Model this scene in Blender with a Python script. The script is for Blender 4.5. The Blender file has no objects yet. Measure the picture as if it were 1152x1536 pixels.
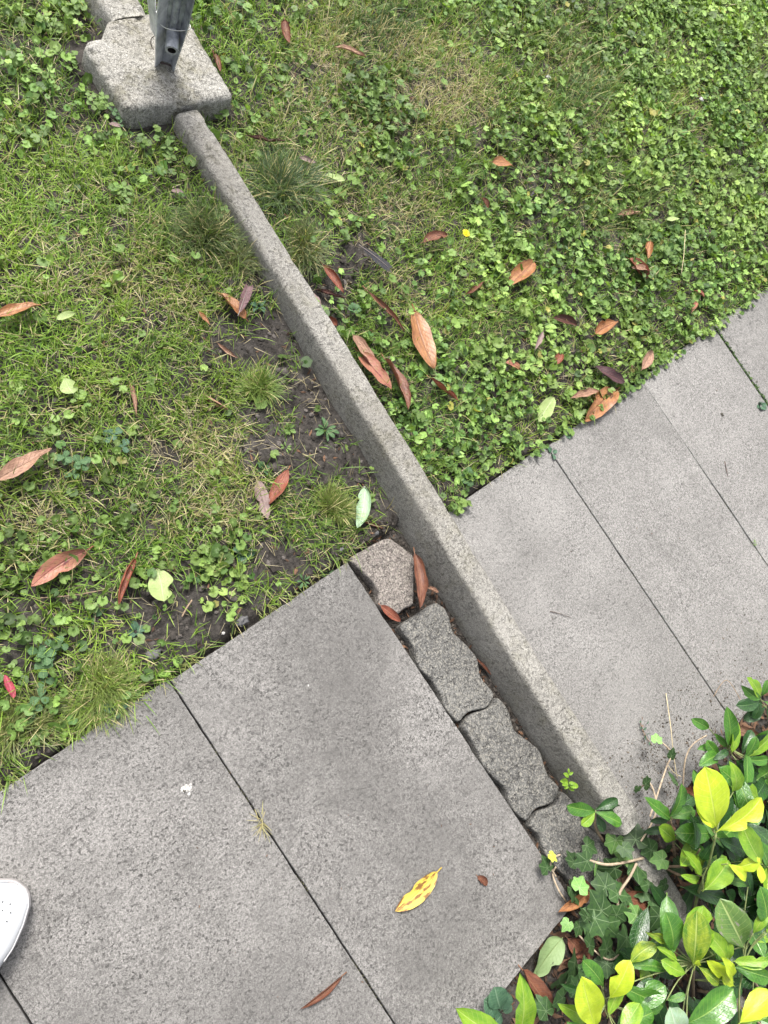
import bpy, bmesh, math, random
import numpy as np
from mathutils import Vector, Matrix, noise

# ---------------------------------------------------------------- camera, light, exposure
scn = bpy.context.scene
COL = scn.collection
CAMH = 1.6; FPX = 1100.0; CX, CY = 576.0, 768.0
_a, _b, _c = .332, -.421, -.654
def _rot():
    ca, sa, cb, sb, cc, sc = math.cos(_a), math.sin(_a), math.cos(_b), math.sin(_b), math.cos(_c), math.sin(_c)
    Rx = np.array([[1,0,0],[0,ca,-sa],[0,sa,ca]]); Ry = np.array([[cb,0,sb],[0,1,0],[-sb,0,cb]]); Rz = np.array([[cc,-sc,0],[sc,cc,0],[0,0,1]])
    return Rz @ Ry @ Rx
ROT = _rot(); CAM = np.array([.2165, .001, CAMH])
def un(x, y, z=0.0):
    """a point of the place seen at photo pixel (x, y) and standing z metres above the paving"""
    d = ROT @ np.array([(x-CX)/FPX, -(y-CY)/FPX, -1.0]); t = (z-CAMH)/d[2]
    return CAM + t*d
def prj(P):
    q = (np.asarray(P) - CAM) @ ROT
    return CX + FPX*q[..., 0]/-q[..., 2], CY - FPX*q[..., 1]/-q[..., 2]
cam = bpy.data.cameras.new('camera'); co = bpy.data.objects.new('camera', cam); COL.objects.link(co)
M = Matrix([list(ROT[i]) + [CAM[i]] for i in range(3)] + [[0,0,0,1]]); co.matrix_world = M
cam.sensor_fit = 'VERTICAL'; cam.sensor_height = 24; cam.lens = FPX/1536*24
cam.clip_start = .02; cam.clip_end = 200
scn.camera = co

SUN_EL, SUN_AZ = math.radians(58), math.radians(10)      # azimuth measured from +y towards +x
w = bpy.data.worlds.new('World'); scn.world = w; w.use_nodes = True
nt = w.node_tree; nt.nodes.clear()
o_ = nt.nodes.new('ShaderNodeOutputWorld'); bg = nt.nodes.new('ShaderNodeBackground'); sk = nt.nodes.new('ShaderNodeTexSky')
sk.sky_type = 'NISHITA'; sk.sun_disc = False; sk.sun_elevation = SUN_EL; sk.sun_rotation = SUN_AZ
sk.dust_density = 6; sk.air_density = 1.0; sk.ozone_density = .6
bg.inputs['Strength'].default_value = .11
hs = nt.nodes.new('ShaderNodeHueSaturation'); hs.inputs['Saturation'].default_value = .30; nt.links.new(sk.outputs[0], hs.inputs['Color'])
nt.links.new(hs.outputs[0], bg.inputs[0]); nt.links.new(bg.outputs[0], o_.inputs[0])
sl = bpy.data.lights.new('sun', 'SUN'); sl.energy = 1.5; sl.angle = math.radians(15); sl.color = (1, .96, .90)
so = bpy.data.objects.new('sun', sl); COL.objects.link(so)
sdir = Vector((math.sin(SUN_AZ)*math.cos(SUN_EL), math.cos(SUN_AZ)*math.cos(SUN_EL), math.sin(SUN_EL)))
so.rotation_euler = sdir.to_track_quat('Z', 'Y').to_euler(); so.location = (1, 1, 4)
scn.view_settings.view_transform = 'Standard'; scn.view_settings.look = 'None'
scn.view_settings.gamma = 1; scn.view_settings.use_curve_mapping = False
scn.view_settings.exposure = 1.6

rng = np.random.default_rng(7); random.seed(7)

# ---------------------------------------------------------------- material helpers
class NB:
    def __init__(s, name):
        s.m = bpy.data.materials.new(name); s.m.use_nodes = True; s.t = s.m.node_tree; s.t.nodes.clear()
        s.out = s.n('ShaderNodeOutputMaterial')
    def n(s, kind, **kw):
        x = s.t.nodes.new(kind)
        for k, v in kw.items(): setattr(x, k, v)
        return x
    def l(s, a, b): s.t.links.new(a, b)
    def put(s, sock, v):
        if isinstance(v, bpy.types.NodeSocket): s.l(v, sock)
        elif v is not None: sock.default_value = v
    def math(s, op, a, b=None, c=None):
        x = s.n('ShaderNodeMath', operation=op); s.put(x.inputs[0], a)
        if b is not None: s.put(x.inputs[1], b)
        if c is not None: s.put(x.inputs[2], c)
        return x.outputs[0]
    def mix(s, f, a, b, mode='MIX'):
        x = s.n('ShaderNodeMix', data_type='RGBA', blend_type=mode); s.put(x.inputs[0], f)
        s.put(x.inputs[6], a if isinstance(a, bpy.types.NodeSocket) else (*a[:3], 1)); s.put(x.inputs[7], b if isinstance(b, bpy.types.NodeSocket) else (*b[:3], 1))
        return x.outputs[2]
    def noise(s, vec, scale, detail=3, rough=.55):
        x = s.n('ShaderNodeTexNoise'); s.put(x.inputs['Vector'], vec); x.inputs['Scale'].default_value = scale
        x.inputs['Detail'].default_value = detail; x.inputs['Roughness'].default_value = rough; return x.outputs[0]
    def ramp(s, v, stops):
        x = s.n('ShaderNodeValToRGB'); s.put(x.inputs[0], v); e = x.color_ramp.elements
        for i, (p, c) in enumerate(stops):
            if i < 2: el = e[i]; el.position = p
            else: el = e.new(p)
            c = (c, c, c) if isinstance(c, (int, float)) else c
            el.color = (*c[:3], 1)
        return x.outputs[0]
    def bump(s, h, strength, dist=.002, normal=None):
        x = s.n('ShaderNodeBump'); x.inputs['Strength'].default_value = strength; x.inputs['Distance'].default_value = dist
        s.put(x.inputs['Height'], h)
        if normal: s.l(normal, x.inputs['Normal'])
        return x.outputs[0]
    def bsdf(s, color, rough=.8, normal=None, spec=.3, metal=0.0, coat=0.0):
        x = s.n('ShaderNodeBsdfPrincipled'); s.put(x.inputs['Base Color'], color if isinstance(color, bpy.types.NodeSocket) else (*color[:3], 1))
        s.put(x.inputs['Roughness'], rough); x.inputs['Specular IOR Level'].default_value = spec; s.put(x.inputs['Metallic'], metal)
        x.inputs['Coat Weight'].default_value = coat; x.inputs['Coat Roughness'].default_value = .2
        if normal: s.l(normal, x.inputs['Normal'])
        return x.outputs[0]
    def done(s, sh): s.l(sh, s.out.inputs[0]); return s.m
    def obj(s): return s.n('ShaderNodeTexCoord').outputs['Object']
    def rnd(s): return s.n('ShaderNodeObjectInfo').outputs['Random']

def concrete(name, light, dark, pit=.5, speck=230, tint=None, stain=.4, bumpk=.55, moss=0, aggregate=0, k2=.55, big=0.0):
    b = NB(name); P = b.obj()
    off = b.n('ShaderNodeVectorMath', operation='ADD'); b.l(P, off.inputs[0])
    cb = b.n('ShaderNodeCombineXYZ'); r = b.math('MULTIPLY', b.rnd(), 6.0); b.l(r, cb.inputs[0]); b.l(r, cb.inputs[1]); b.l(cb.outputs[0], off.inputs[1]); V = off.outputs[0]
    base = b.mix(b.ramp(b.noise(V, 5, 5, .6), [(.32, 0), (.68, 1)]), light, dark)
    # fine sand grain, light and dark
    g = b.noise(V, speck*1.5, 4, .8); g2 = b.noise(V, speck*.62, 4, .75)
    col = b.mix(b.ramp(g2, [(.36, .7*k2), (.50, 0)]), base, tuple(c*.42 for c in dark))
    col = b.mix(b.ramp(g2, [(.52, 0), (.66, .65*k2)]), col, tuple(min(c*1.6, .8) for c in light))
    col = b.mix(b.ramp(g, [(.38, .95), (.49, 0)]), col, tuple(c*.28 for c in dark))
    col = b.mix(b.ramp(g, [(.54, 0), (.66, .7)]), col, tuple(min(c*1.6, .8) for c in light))
    # dark pits with lichen, in drifts
    dr = b.ramp(b.noise(V, 9, 5, .7), [(.36, 0), (.62, 1)])
    p1 = b.noise(V, speck*.42, 3, .6); p2 = b.noise(V, speck*.20, 4, .7)
    pitm = b.math('MAXIMUM', b.ramp(p1, [(.565, 0), (.64, 1)]), b.math('MULTIPLY', b.ramp(p2, [(.54, 0), (.64, .95)]), b.ramp(g2, [(.4, 1), (.6, .2)])))
    pitm = b.math('MULTIPLY', pitm, b.math('ADD', .45, b.math('MULTIPLY', dr, .6)))
    col = b.mix(b.math('MULTIPLY', pitm, pit), col, tuple(c*.16 for c in dark))
    # large blotches of dirt
    st = b.ramp(b.noise(V, 3.2, 6, .68), [(.45, 0), (.72, 1)])
    col = b.mix(b.math('MULTIPLY', st, stain), col, tint or tuple(c*.55 for c in dark))
    if big:
        sb_ = b.ramp(b.noise(V, 1.7, 5, .62), [(.44, 0), (.60, 1)]); col = b.mix(b.math('MULTIPLY', sb_, big), col, tuple(c*.55 for c in dark))
        sl_ = b.ramp(b.noise(V, 2.6, 4, .6), [(.50, 0), (.72, .22)]); col = b.mix(sl_, col, tuple(min(c*1.25, .6) for c in light))
        sv = b.ramp(b.noise(V, 75, 3, .6), [(.58, 0), (.70, .7)]); col = b.mix(b.math('MULTIPLY', sv, dr), col, tuple(c*.35 for c in dark))
    st2 = b.ramp(b.noise(V, 26, 5, .75), [(.50, 0), (.66, 1)])
    col = b.mix(b.math('MULTIPLY', st2, stain*.7), col, tuple(c*.5 for c in dark))
    if aggregate:
        va = b.n('ShaderNodeTexVoronoi'); b.l(V, va.inputs['Vector']); va.inputs['Scale'].default_value = 300
        cm = b.mix(.5, va.outputs['Color'], (.5, .5, .5)); bw = b.n('ShaderNodeRGBToBW'); b.l(va.outputs['Color'], bw.inputs[0])
        col = b.mix(b.ramp(bw.outputs[0], [(.62, 0), (.8, aggregate)]), col, (.36, .34, .29))
        col = b.mix(b.ramp(bw.outputs[0], [(.18, aggregate), (.32, 0)]), col, (.05, .05, .05))
    if moss:
        nz = b.ramp(b.noise(V, 18, 5, .7), [(.50, 0), (.72, 1)])
        col = b.mix(b.math('MULTIPLY', nz, moss), col, (.13, .12, .055))
    h = b.math('ADD', g, b.math('MULTIPLY', pitm, -1.4)); h = b.math('ADD', h, b.math('MULTIPLY', b.noise(V, 60, 3, .6), .8))
    return b.done(b.bsdf(col, .93, b.bump(h, bumpk, .0022), .2))

M_slabL = concrete('slab_concrete_dirty', (.222,.214,.205), (.163,.157,.150), pit=.9, speck=345, stain=.55, k2=1.1, big=.5)
M_slabR = concrete('slab_concrete', (.238,.231,.221), (.192,.186,.178), pit=.6, speck=330, stain=.38, k2=1.1, big=.30)
M_kerb = concrete('kerb_concrete', (.315,.304,.278), (.24,.231,.209), pit=.45, speck=300, stain=.32, tint=(.10,.085,.06), bumpk=.9, moss=.28, k2=.5, big=.25)
M_block = concrete('footing_concrete', (.375,.366,.340), (.275,.266,.238), pit=.45, speck=280, k2=.6, stain=.35, tint=(.12,.10,.06), bumpk=1.0, moss=.6)
M_paverG = concrete('paver_concrete', (.155,.152,.142), (.100,.098,.094), pit=.4, speck=170, stain=.35, bumpk=1.0, aggregate=.35)
M_paverR = concrete('paver_concrete_reddish', (.205,.182,.165), (.135,.118,.108), pit=.4, speck=170, stain=.3, bumpk=1.0, aggregate=.4)

def soil_mat():
    b = NB('soil'); V = b.obj()
    c = b.mix(b.ramp(b.noise(V, 60, 6, .75), [(.38, 0), (.66, 1)]), (.020,.018,.016), (.088,.078,.070))
    c = b.mix(b.ramp(b.noise(V, 7, 4, .6), [(.5, 0), (.7, .55)]), c, (.115,.106,.098))
    h = b.noise(V, 130, 6, .8)
    return b.done(b.bsdf(c, .95, b.bump(h, 1, .008), .2))
M_soil = soil_mat()
def crumb_mat():
    b = NB('soil_crumb')
    c = b.n('ShaderNodeAttribute'); c.attribute_name = 'Col'
    return b.done(b.bsdf(b.mix(b.ramp(b.noise(b.obj(), 400, 3), [(.35, 0), (.7, .6)]), c.outputs['Color'], (.03,.027,.024)), .95, None, .2))
M_crumb = crumb_mat()
def blade_mat(name, rough=.5, trans=.3, mott=.35):
    b = NB(name); c = b.n('ShaderNodeAttribute'); c.attribute_name = 'Col'
    col = b.mix(b.ramp(b.noise(b.obj(), 260, 2), [(.4, 0), (.65, mott)]), c.outputs['Color'], b.mix(1.0, c.outputs['Color'], (.45, .5, .4), 'MULTIPLY'))
    sh = b.bsdf(col, rough, None, .35)
    tr = b.n('ShaderNodeBsdfTranslucent'); b.l(b.mix(1.0, col, (1.3, 1.35, .6), 'MULTIPLY'), tr.inputs[0])
    mx = b.n('ShaderNodeMixShader'); mx.inputs[0].default_value = trans; b.l(sh, mx.inputs[1]); b.l(tr.outputs[0], mx.inputs[2])
    return b.done(mx.outputs[0])
M_blade = blade_mat('grass_blade'); M_weed = blade_mat('weed_leaf', .55, .28, .55)

def leaf_mat(name, c1, c2, vein, *a, **k):
    f = .70 if name.split('_')[1] in ('brown','dark','orange','tan','pink','magenta','red','purple','grey','pale','mint','underside') else .80
    return leaf_mat_(name, tuple(x*f for x in c1), tuple(x*f for x in c2), tuple(x*f for x in vein), *a, **k)
def leaf_mat_(name, c1, c2, vein, rough=.45, trans=.2, spots=None, spot_amt=0, spec=.4, coat=0, veins=11, veinw=1.0, bumpk=.5, patch=6.0):
    b = NB(name); uv = b.n('ShaderNodeUVMap'); sp = b.n('ShaderNodeSeparateXYZ'); b.l(uv.outputs[0], sp.inputs[0])
    t, s = sp.outputs[0], b.math('MULTIPLY', b.math('ABSOLUTE', b.math('SUBTRACT', sp.outputs[1], .5)), 2.0)
    off = b.n('ShaderNodeVectorMath', operation='ADD'); b.l(uv.outputs[0], off.inputs[0]); cb = b.n('ShaderNodeCombineXYZ'); b.l(b.math('MULTIPLY', b.rnd(), 30.0), cb.inputs[0]); b.l(cb.outputs[0], off.inputs[1]); V = off.outputs[0]
    col = b.mix(b.ramp(b.noise(V, patch, 4, .65), [(.36, 0), (.64, 1)]), c1, c2)
    col = b.mix(b.ramp(b.noise(V, 45, 3, .6), [(.45, 0), (.7, .3)]), col, tuple(x*.6 for x in c1))
    if spots:
        col = b.mix(b.ramp(b.noise(V, 3.4, 5, .62), [(.60-spot_amt*.2, 0), (.64-spot_amt*.2, .9)]), col, spots)
    w1 = b.math('SINE', b.math('ADD', b.math('MULTIPLY', t, veins*6.283), b.math('MULTIPLY', s, -veins*1.1)))
    vm = b.math('MULTIPLY', b.ramp(w1, [(.93, 0), (1.0, .55)]), b.ramp(s, [(.75, 1), (1, 0)]))
    mid = b.ramp(s, [(.03*veinw, 1), (.085*veinw, 0)])
    v = b.math('MAXIMUM', vm, mid)
    col = b.mix(b.math('MULTIPLY', v, .75), col, vein)
    h = b.math('ADD', b.math('MULTIPLY', v, -1.0), b.math('MULTIPLY', b.noise(V, 14, 3), 1.2))
    sh = b.bsdf(col, rough, b.bump(h, bumpk, .0016), spec, 0, coat)
    tr = b.n('ShaderNodeBsdfTranslucent'); b.l(col, tr.inputs[0])
    mx = b.n('ShaderNodeMixShader'); mx.inputs[0].default_value = trans; b.l(sh, mx.inputs[1]); b.l(tr.outputs[0], mx.inputs[2])
    return b.done(mx.outputs[0])
LM = {
 'brown': leaf_mat('leaf_brown', (.25,.095,.05), (.12,.042,.026), (.30,.15,.085), .5, .08, bumpk=.8, spots=(.05,.03,.025), spot_amt=-.12),
 'darkbrown': leaf_mat('leaf_dark_brown', (.13,.045,.03), (.07,.03,.024), (.16,.08,.05), .5, .05, bumpk=.8),
 'orange': leaf_mat('leaf_orange', (.50,.24,.10), (.28,.115,.05), (.24,.10,.05), .38, .12, bumpk=.6, spots=(.05,.03,.025), spot_amt=-.12),
 'tan': leaf_mat('leaf_tan', (.50,.30,.20), (.27,.14,.095), (.28,.16,.10), .55, .1, bumpk=.8, spots=(.05,.03,.025), spot_amt=-.12),
 'pink': leaf_mat('leaf_pink', (.46,.165,.13), (.36,.20,.10), (.25,.07,.06), .42, .12, spots=(.10,.03,.03), spot_amt=.15, bumpk=.6),
 'magenta': leaf_mat('leaf_magenta', (.55,.09,.14), (.42,.07,.09), (.3,.05,.08), .45, .15),
 'red': leaf_mat('leaf_red', (.36,.11,.06), (.20,.055,.035), (.42,.2,.12), .5, .12, bumpk=.8, spots=(.05,.03,.025), spot_amt=-.12),
 'purple': leaf_mat('leaf_purple', (.095,.04,.045), (.055,.028,.032), (.14,.07,.06), .35, .05),
 'grey': leaf_mat('leaf_grey', (.34,.25,.23), (.25,.17,.16), (.20,.13,.12), .7, .05),
 'paleg': leaf_mat('leaf_pale_green', (.45,.56,.22), (.38,.50,.17), (.55,.62,.34), .5, .2),
 'mint': leaf_mat('leaf_mint', (.42,.60,.42), (.36,.52,.27), (.62,.72,.55), .5, .2),
 'undergreen': leaf_mat('leaf_underside', (.30,.42,.19), (.26,.38,.16), (.20,.28,.10), .55, .2, spots=(.05,.07,.03), spot_amt=-.25),
 'spotyellow': leaf_mat('leaf_yellow_spotted', (.78,.60,.10), (.74,.52,.09), (.62,.40,.07), .45, .12, spots=(.13,.045,.02), spot_amt=.45),
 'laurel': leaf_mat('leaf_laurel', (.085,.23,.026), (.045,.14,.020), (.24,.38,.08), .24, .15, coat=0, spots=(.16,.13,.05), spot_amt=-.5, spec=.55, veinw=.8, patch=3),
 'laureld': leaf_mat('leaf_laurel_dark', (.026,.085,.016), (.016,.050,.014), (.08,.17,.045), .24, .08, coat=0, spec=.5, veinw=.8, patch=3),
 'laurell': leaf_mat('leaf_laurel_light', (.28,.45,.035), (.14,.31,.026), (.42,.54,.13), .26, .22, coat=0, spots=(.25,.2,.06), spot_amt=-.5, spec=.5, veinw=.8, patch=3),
 'yellow': leaf_mat('leaf_yellow_green', (.60,.74,.045), (.44,.60,.035), (.60,.70,.14), .34, .28, coat=0, spots=(.40,.33,.05), spot_amt=-.6, veinw=.7, patch=4),
 'blight': leaf_mat('leaf_blighted', (.10,.20,.05), (.16,.27,.06), (.40,.48,.18), .4, .12, spots=(.22,.20,.17), spot_amt=.15, coat=.1, patch=3),
 'twotone': leaf_mat('leaf_twotone', (.08,.20,.022), (.36,.45,.04), (.46,.54,.14), .26, .2, coat=0, patch=2.5),
}
def ivy_mat(name, c1, c2, vein):
    b = NB(name); uv = b.n('ShaderNodeUVMap'); sp = b.n('ShaderNodeSeparateXYZ'); b.l(uv.outputs[0], sp.inputs[0])
    x, y = sp.outputs[0], sp.outputs[1]
    ang = b.math('ARCTAN2', y, x); r = b.math('SQRT', b.math('ADD', b.math('MULTIPLY', x, x), b.math('MULTIPLY', y, y)))
    d = b.math('MULTIPLY', b.math('ABSOLUTE', b.math('SINE', b.math('MULTIPLY', ang, 3.5))), r)
    v = b.ramp(d, [(.02, 1), (.075, 0)])
    col = b.mix(b.ramp(b.noise(uv.outputs[0], 5, 4, .7), [(.35, 0), (.65, 1)]), c1, c2)
    h2 = b.n('ShaderNodeHueSaturation'); b.l(col, h2.inputs['Color']); b.l(b.math('ADD', .7, b.math('MULTIPLY', b.rnd(), .7)), h2.inputs['Value']); col = h2.outputs[0]
    col = b.mix(b.math('MULTIPLY', v, .5), col, vein)
    return b.done(b.bsdf(col, .5, b.bump(v, .4, .001), .22))
M_ivy = ivy_mat('ivy_leaf', (.036,.074,.020), (.016,.038,.014), (.15,.21,.11))
M_ivyY = ivy_mat('ivy_leaf_young', (.42,.46,.05), (.3,.38,.05), (.7,.75,.2))
M_ivyG = ivy_mat('ivy_leaf_fresh', (.13,.24,.06), (.08,.17,.05), (.3,.4,.2))
def plain(name, col, rough=.6, metal=0, spec=.4, var=.3, scale=60, bumpk=.3, col2=None):
    b = NB(name); V = b.obj(); c2 = col2 or tuple(c*(1-var) for c in col); n1 = b.noise(V, scale, 5, .65)
    return b.done(b.bsdf(b.mix(b.ramp(n1, [(.35, 0), (.65, 1)]), col, c2), rough, b.bump(n1, bumpk, .001), spec, metal))
M_twig = plain('twig_bark', (.30,.22,.15), .85, 0, .2, .5, 90, .6)
M_vine = plain('vine_bark', (.40,.32,.23), .85, 0, .2, .4, 90, .6)
M_greenstem = plain('green_stem', (.20,.24,.09), .6, 0, .3, .4, 60, .3)
M_straw = plain('straw', (.52,.44,.28), .8, 0, .2, .35, 90, .3)
M_galv_lit = plain('galvanised_steel_lit', (.72,.73,.74), .40, .3, .5, .35, 45, .5, (.42,.43,.45))  # left side's light put into the colour, paler than the other post steel
M_steel = plain('weathered_steel', (.42,.44,.47), .40, .25, .5, .4, 45, .6, (.14,.15,.17))
M_rust = plain('rusty_steel', (.13,.085,.065), .75, .3, .3, .5, 80, .8, (.045,.04,.045))
M_wire = plain('wire', (.66,.66,.64), .35, .9, .5, .2)
M_white = plain('white_rubber', (.35,.345,.35), .55, 0, .4, .04, 30, .1)
M_leather = plain('white_leather', (.35,.36,.375), .42, 0, .5, .03, 40, .12)
M_pinkish = plain('sole_rubber', (.33,.31,.305), .6, 0, .3, .06, 60, .2)
M_hole = plain('punched_hole', (.03,.03,.03), .9)
M_lace = plain('lace_cotton', (.8,.8,.8), .85, 0, .2, .1, 200, .4)
M_drop = plain('bird_dropping_white', (.42,.41,.40), .7, 0, .3, .2, 160, .7, (.22,.21,.19))
M_dropd = plain('dropping_dark', (.06,.055,.045), .8, 0, .3, .4, 160, .7)
M_petal = plain('dandelion_petal', (.85,.66,.02), .6, 0, .3, .2)
M_feather = plain('feather_black', (.022,.022,.028), .5, 0, .4, .3, 300, .5)
M_featherp = plain('feather_purplish', (.16,.09,.095), .6, 0, .3, .4, 300, .5)
M_quill = plain('feather_quill', (.22,.18,.16), .5)
M_stone = plain('pebble', (.12,.118,.12), .8, 0, .3, .4, 80, .6)

# ---------------------------------------------------------------- object helpers
def link(name, me, mat=None, parent=None):
    o = bpy.data.objects.new(name, me); COL.objects.link(o)
    if mat is not None and me is not None and not me.materials: me.materials.append(mat)
    if parent is not None: o.parent = parent
    return o
def mesh(name, V, F, mat, parent=None, uv=None, smooth=True):
    me = bpy.data.meshes.new(name); me.from_pydata([tuple(map(float, v)) for v in V], [], [tuple(f) for f in F]); me.update()
    if uv is not None:
        ul = me.uv_layers.new(name='UVMap')
        li = np.zeros(len(me.loops), dtype=np.int32); me.loops.foreach_get('vertex_index', li)
        ul.data.foreach_set('uv', np.asarray(uv, dtype=np.float32)[li].ravel())
    if smooth: me.polygons.foreach_set('use_smooth', np.ones(len(me.polygons), dtype=bool))
    return link(name, me, mat, parent)
def tag(o, label=None, cat=None, group=None, kind=None):
    for k, v in (('label', label), ('category', cat), ('group', group), ('kind', kind)):
        if v: o[k] = v
    return o
def empty(name, loc=(0,0,0)):
    o = bpy.data.objects.new(name, None); COL.objects.link(o); o.location = tuple(map(float, loc)); o.empty_display_size = .05; return o
def recenter(o, loc):
    """move the origin of a top-level mesh to its own place without moving the mesh"""
    loc = Vector(tuple(map(float, loc))); o.data.transform(Matrix.Translation(-loc)); o.location = loc; return o
def fast_mesh(name, V, faces, mat, cols=None, parent=None):
    """V (N,3); faces: list of integer arrays (k, n)"""
    me = bpy.data.meshes.new(name); me.vertices.add(len(V)); me.vertices.foreach_set('co', np.asarray(V, dtype=np.float32).ravel())
    loops = np.concatenate([f.ravel() for f in faces]).astype(np.int32)
    tot = np.concatenate([np.full(len(f), f.shape[1], dtype=np.int32) for f in faces]); st = np.concatenate([[0], np.cumsum(tot)[:-1]]).astype(np.int32)
    me.loops.add(len(loops)); me.loops.foreach_set('vertex_index', loops)
    me.polygons.add(len(tot)); me.polygons.foreach_set('loop_start', st); me.polygons.foreach_set('loop_total', tot)
    me.polygons.foreach_set('use_smooth', np.ones(len(tot), dtype=bool))
    if cols is not None:
        a = me.attributes.new('Col', 'FLOAT_COLOR', 'POINT'); c = np.ones((len(V), 4), dtype=np.float32); c[:, :3] = cols; a.data.foreach_set('color', c.ravel())
    me.update(calc_edges=True); me.validate()
    return link(name, me, mat, parent)
def tube_vf(pts, rad, ns=6, base=0):
    pts = [Vector(tuple(map(float, p))) for p in pts]; V = []; F = []
    n = len(pts); rr = rad if isinstance(rad, (list, tuple)) else [rad]*n
    for i, p in enumerate(pts):
        d = (pts[min(i+1, n-1)] - pts[max(i-1, 0)]).normalized()
        u = d.orthogonal().normalized() if abs(d.z) > .95 else d.cross(Vector((0,0,1))).normalized(); v = d.cross(u)
        for k in range(ns):
            a = 2*math.pi*k/ns; V.append(p + (u*math.cos(a) + v*math.sin(a))*rr[i])
    for i in range(n-1):
        for k in range(ns):
            F.append((base+i*ns+k, base+i*ns+(k+1) % ns, base+(i+1)*ns+(k+1) % ns, base+(i+1)*ns+k))
    F.append(tuple(base+k for k in range(ns))[::-1]); F.append(tuple(base+(n-1)*ns+k for k in range(ns)))
    return V, F
def smooth_path(pts, k=5):
    P = [Vector(tuple(map(float, p))) for p in pts]
    if len(P) < 3: return P
    out = []
    for i in range(len(P)-1):
        p0, p1, p2, p3 = P[max(i-1, 0)], P[i], P[i+1], P[min(i+2, len(P)-1)]
        for j in range(k):
            t = j/k; out.append(.5*((2*p1) + (p2-p0)*t + (2*p0-5*p1+4*p2-p3)*t*t + (3*p1-p0-3*p2+p3)*t**3))
    out.append(P[-1]); return out
def tube(name, pts, rad, mat, parent=None, ns=6, k=5):
    sp = smooth_path(pts, k)
    if isinstance(rad, tuple): r = [rad[0] + (rad[1]-rad[0])*i/(len(sp)-1) for i in range(len(sp))]
    else: r = rad
    V, F = tube_vf(sp, r, ns); return mesh(name, V, F, mat, parent)
def fbm(p, s, o=3): return noise.fractal(Vector(p)*s, 1.0, 2.0, o)
def sstep(a, b, x):
    t = np.clip((np.asarray(x, dtype=float)-a)/(b-a), 0, 1); return t*t*(3-2*t)

# ---------------------------------------------------------------- ground
def lattice(seed, n=64):
    r = np.random.default_rng(seed); return r.random((n, n))
_L = [lattice(s) for s in range(12)]
def vn(x, y, s, k=0):
    """smooth value noise 0..1"""
    g = _L[k]; n = g.shape[0]; x = np.asarray(x)*s + 17.3*k; y = np.asarray(y)*s + 5.1*k
    xi = np.floor(x).astype(int); yi = np.floor(y).astype(int); fx = x-xi; fy = y-yi; fx = fx*fx*(3-2*fx); fy = fy*fy*(3-2*fy)
    a = g[xi % n, yi % n]; b = g[(xi+1) % n, yi % n]; c = g[xi % n, (yi+1) % n]; d = g[(xi+1) % n, (yi+1) % n]
    return (a*(1-fx)+b*fx)*(1-fy) + (c*(1-fx)+d*fx)*fy
def gz(x, y):
    x = np.asarray(x, dtype=float); y = np.asarray(y, dtype=float)
    edge = np.where(x > 1.24, -.045, 0.0)
    lawn = -.006 + .058*sstep(.30, .95, y) + .012*sstep(.0, .3, y-edge)
    lawn = lawn + .010*(vn(x, y, 9, 0)-.5) + .006*(vn(x, y, 26, 1)-.5) + .004*(vn(x, y, 70, 2)-.5)
    low = -.034 + .006*(vn(x, y, 30, 3)-.5) + .005*(vn(x, y, 90, 5)-.5)
    bed = .012 + .03*(vn(x, y, 7, 4)-.5) + .006*(vn(x, y, 40, 5)-.5) - .02
    z = np.where(y > edge, low + (lawn-low)*sstep(0, .012, y-edge), low)
    t = sstep(-1.0, -1.06, y) if False else np.clip((-y-1.0)/.05, 0, 1)
    z = z*(1-t) + bed*t
    return z
def gz1(x, y): return float(gz(x, y))
def axis(lo, hi, step, far):
    a = list(np.arange(lo, hi+1e-6, step)); d = step; L = []; v = lo
    while v > -far: d *= 1.6; v -= d; L.append(v)
    R_ = []; v = hi; d = step
    while v < far: d *= 1.6; v += d; R_.append(v)
    return np.array(L[::-1] + a + R_)
xs, ys = axis(-.3, 4.9, .011, 60), axis(-1.75, 2.0, .011, 60)
GX, GY = np.meshgrid(xs, ys, indexing='ij'); GZ = gz(GX, GY)
nx, ny = len(xs), len(ys); idx = np.arange(nx*ny).reshape(nx, ny)
quads = np.stack([idx[:-1, :-1], idx[1:, :-1], idx[1:, 1:], idx[:-1, 1:]], -1).reshape(-1, 4)
g = fast_mesh('ground', np.stack([GX, GY, GZ], -1).reshape(-1, 3), [quads], M_soil); tag(g, kind='structure')

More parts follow.
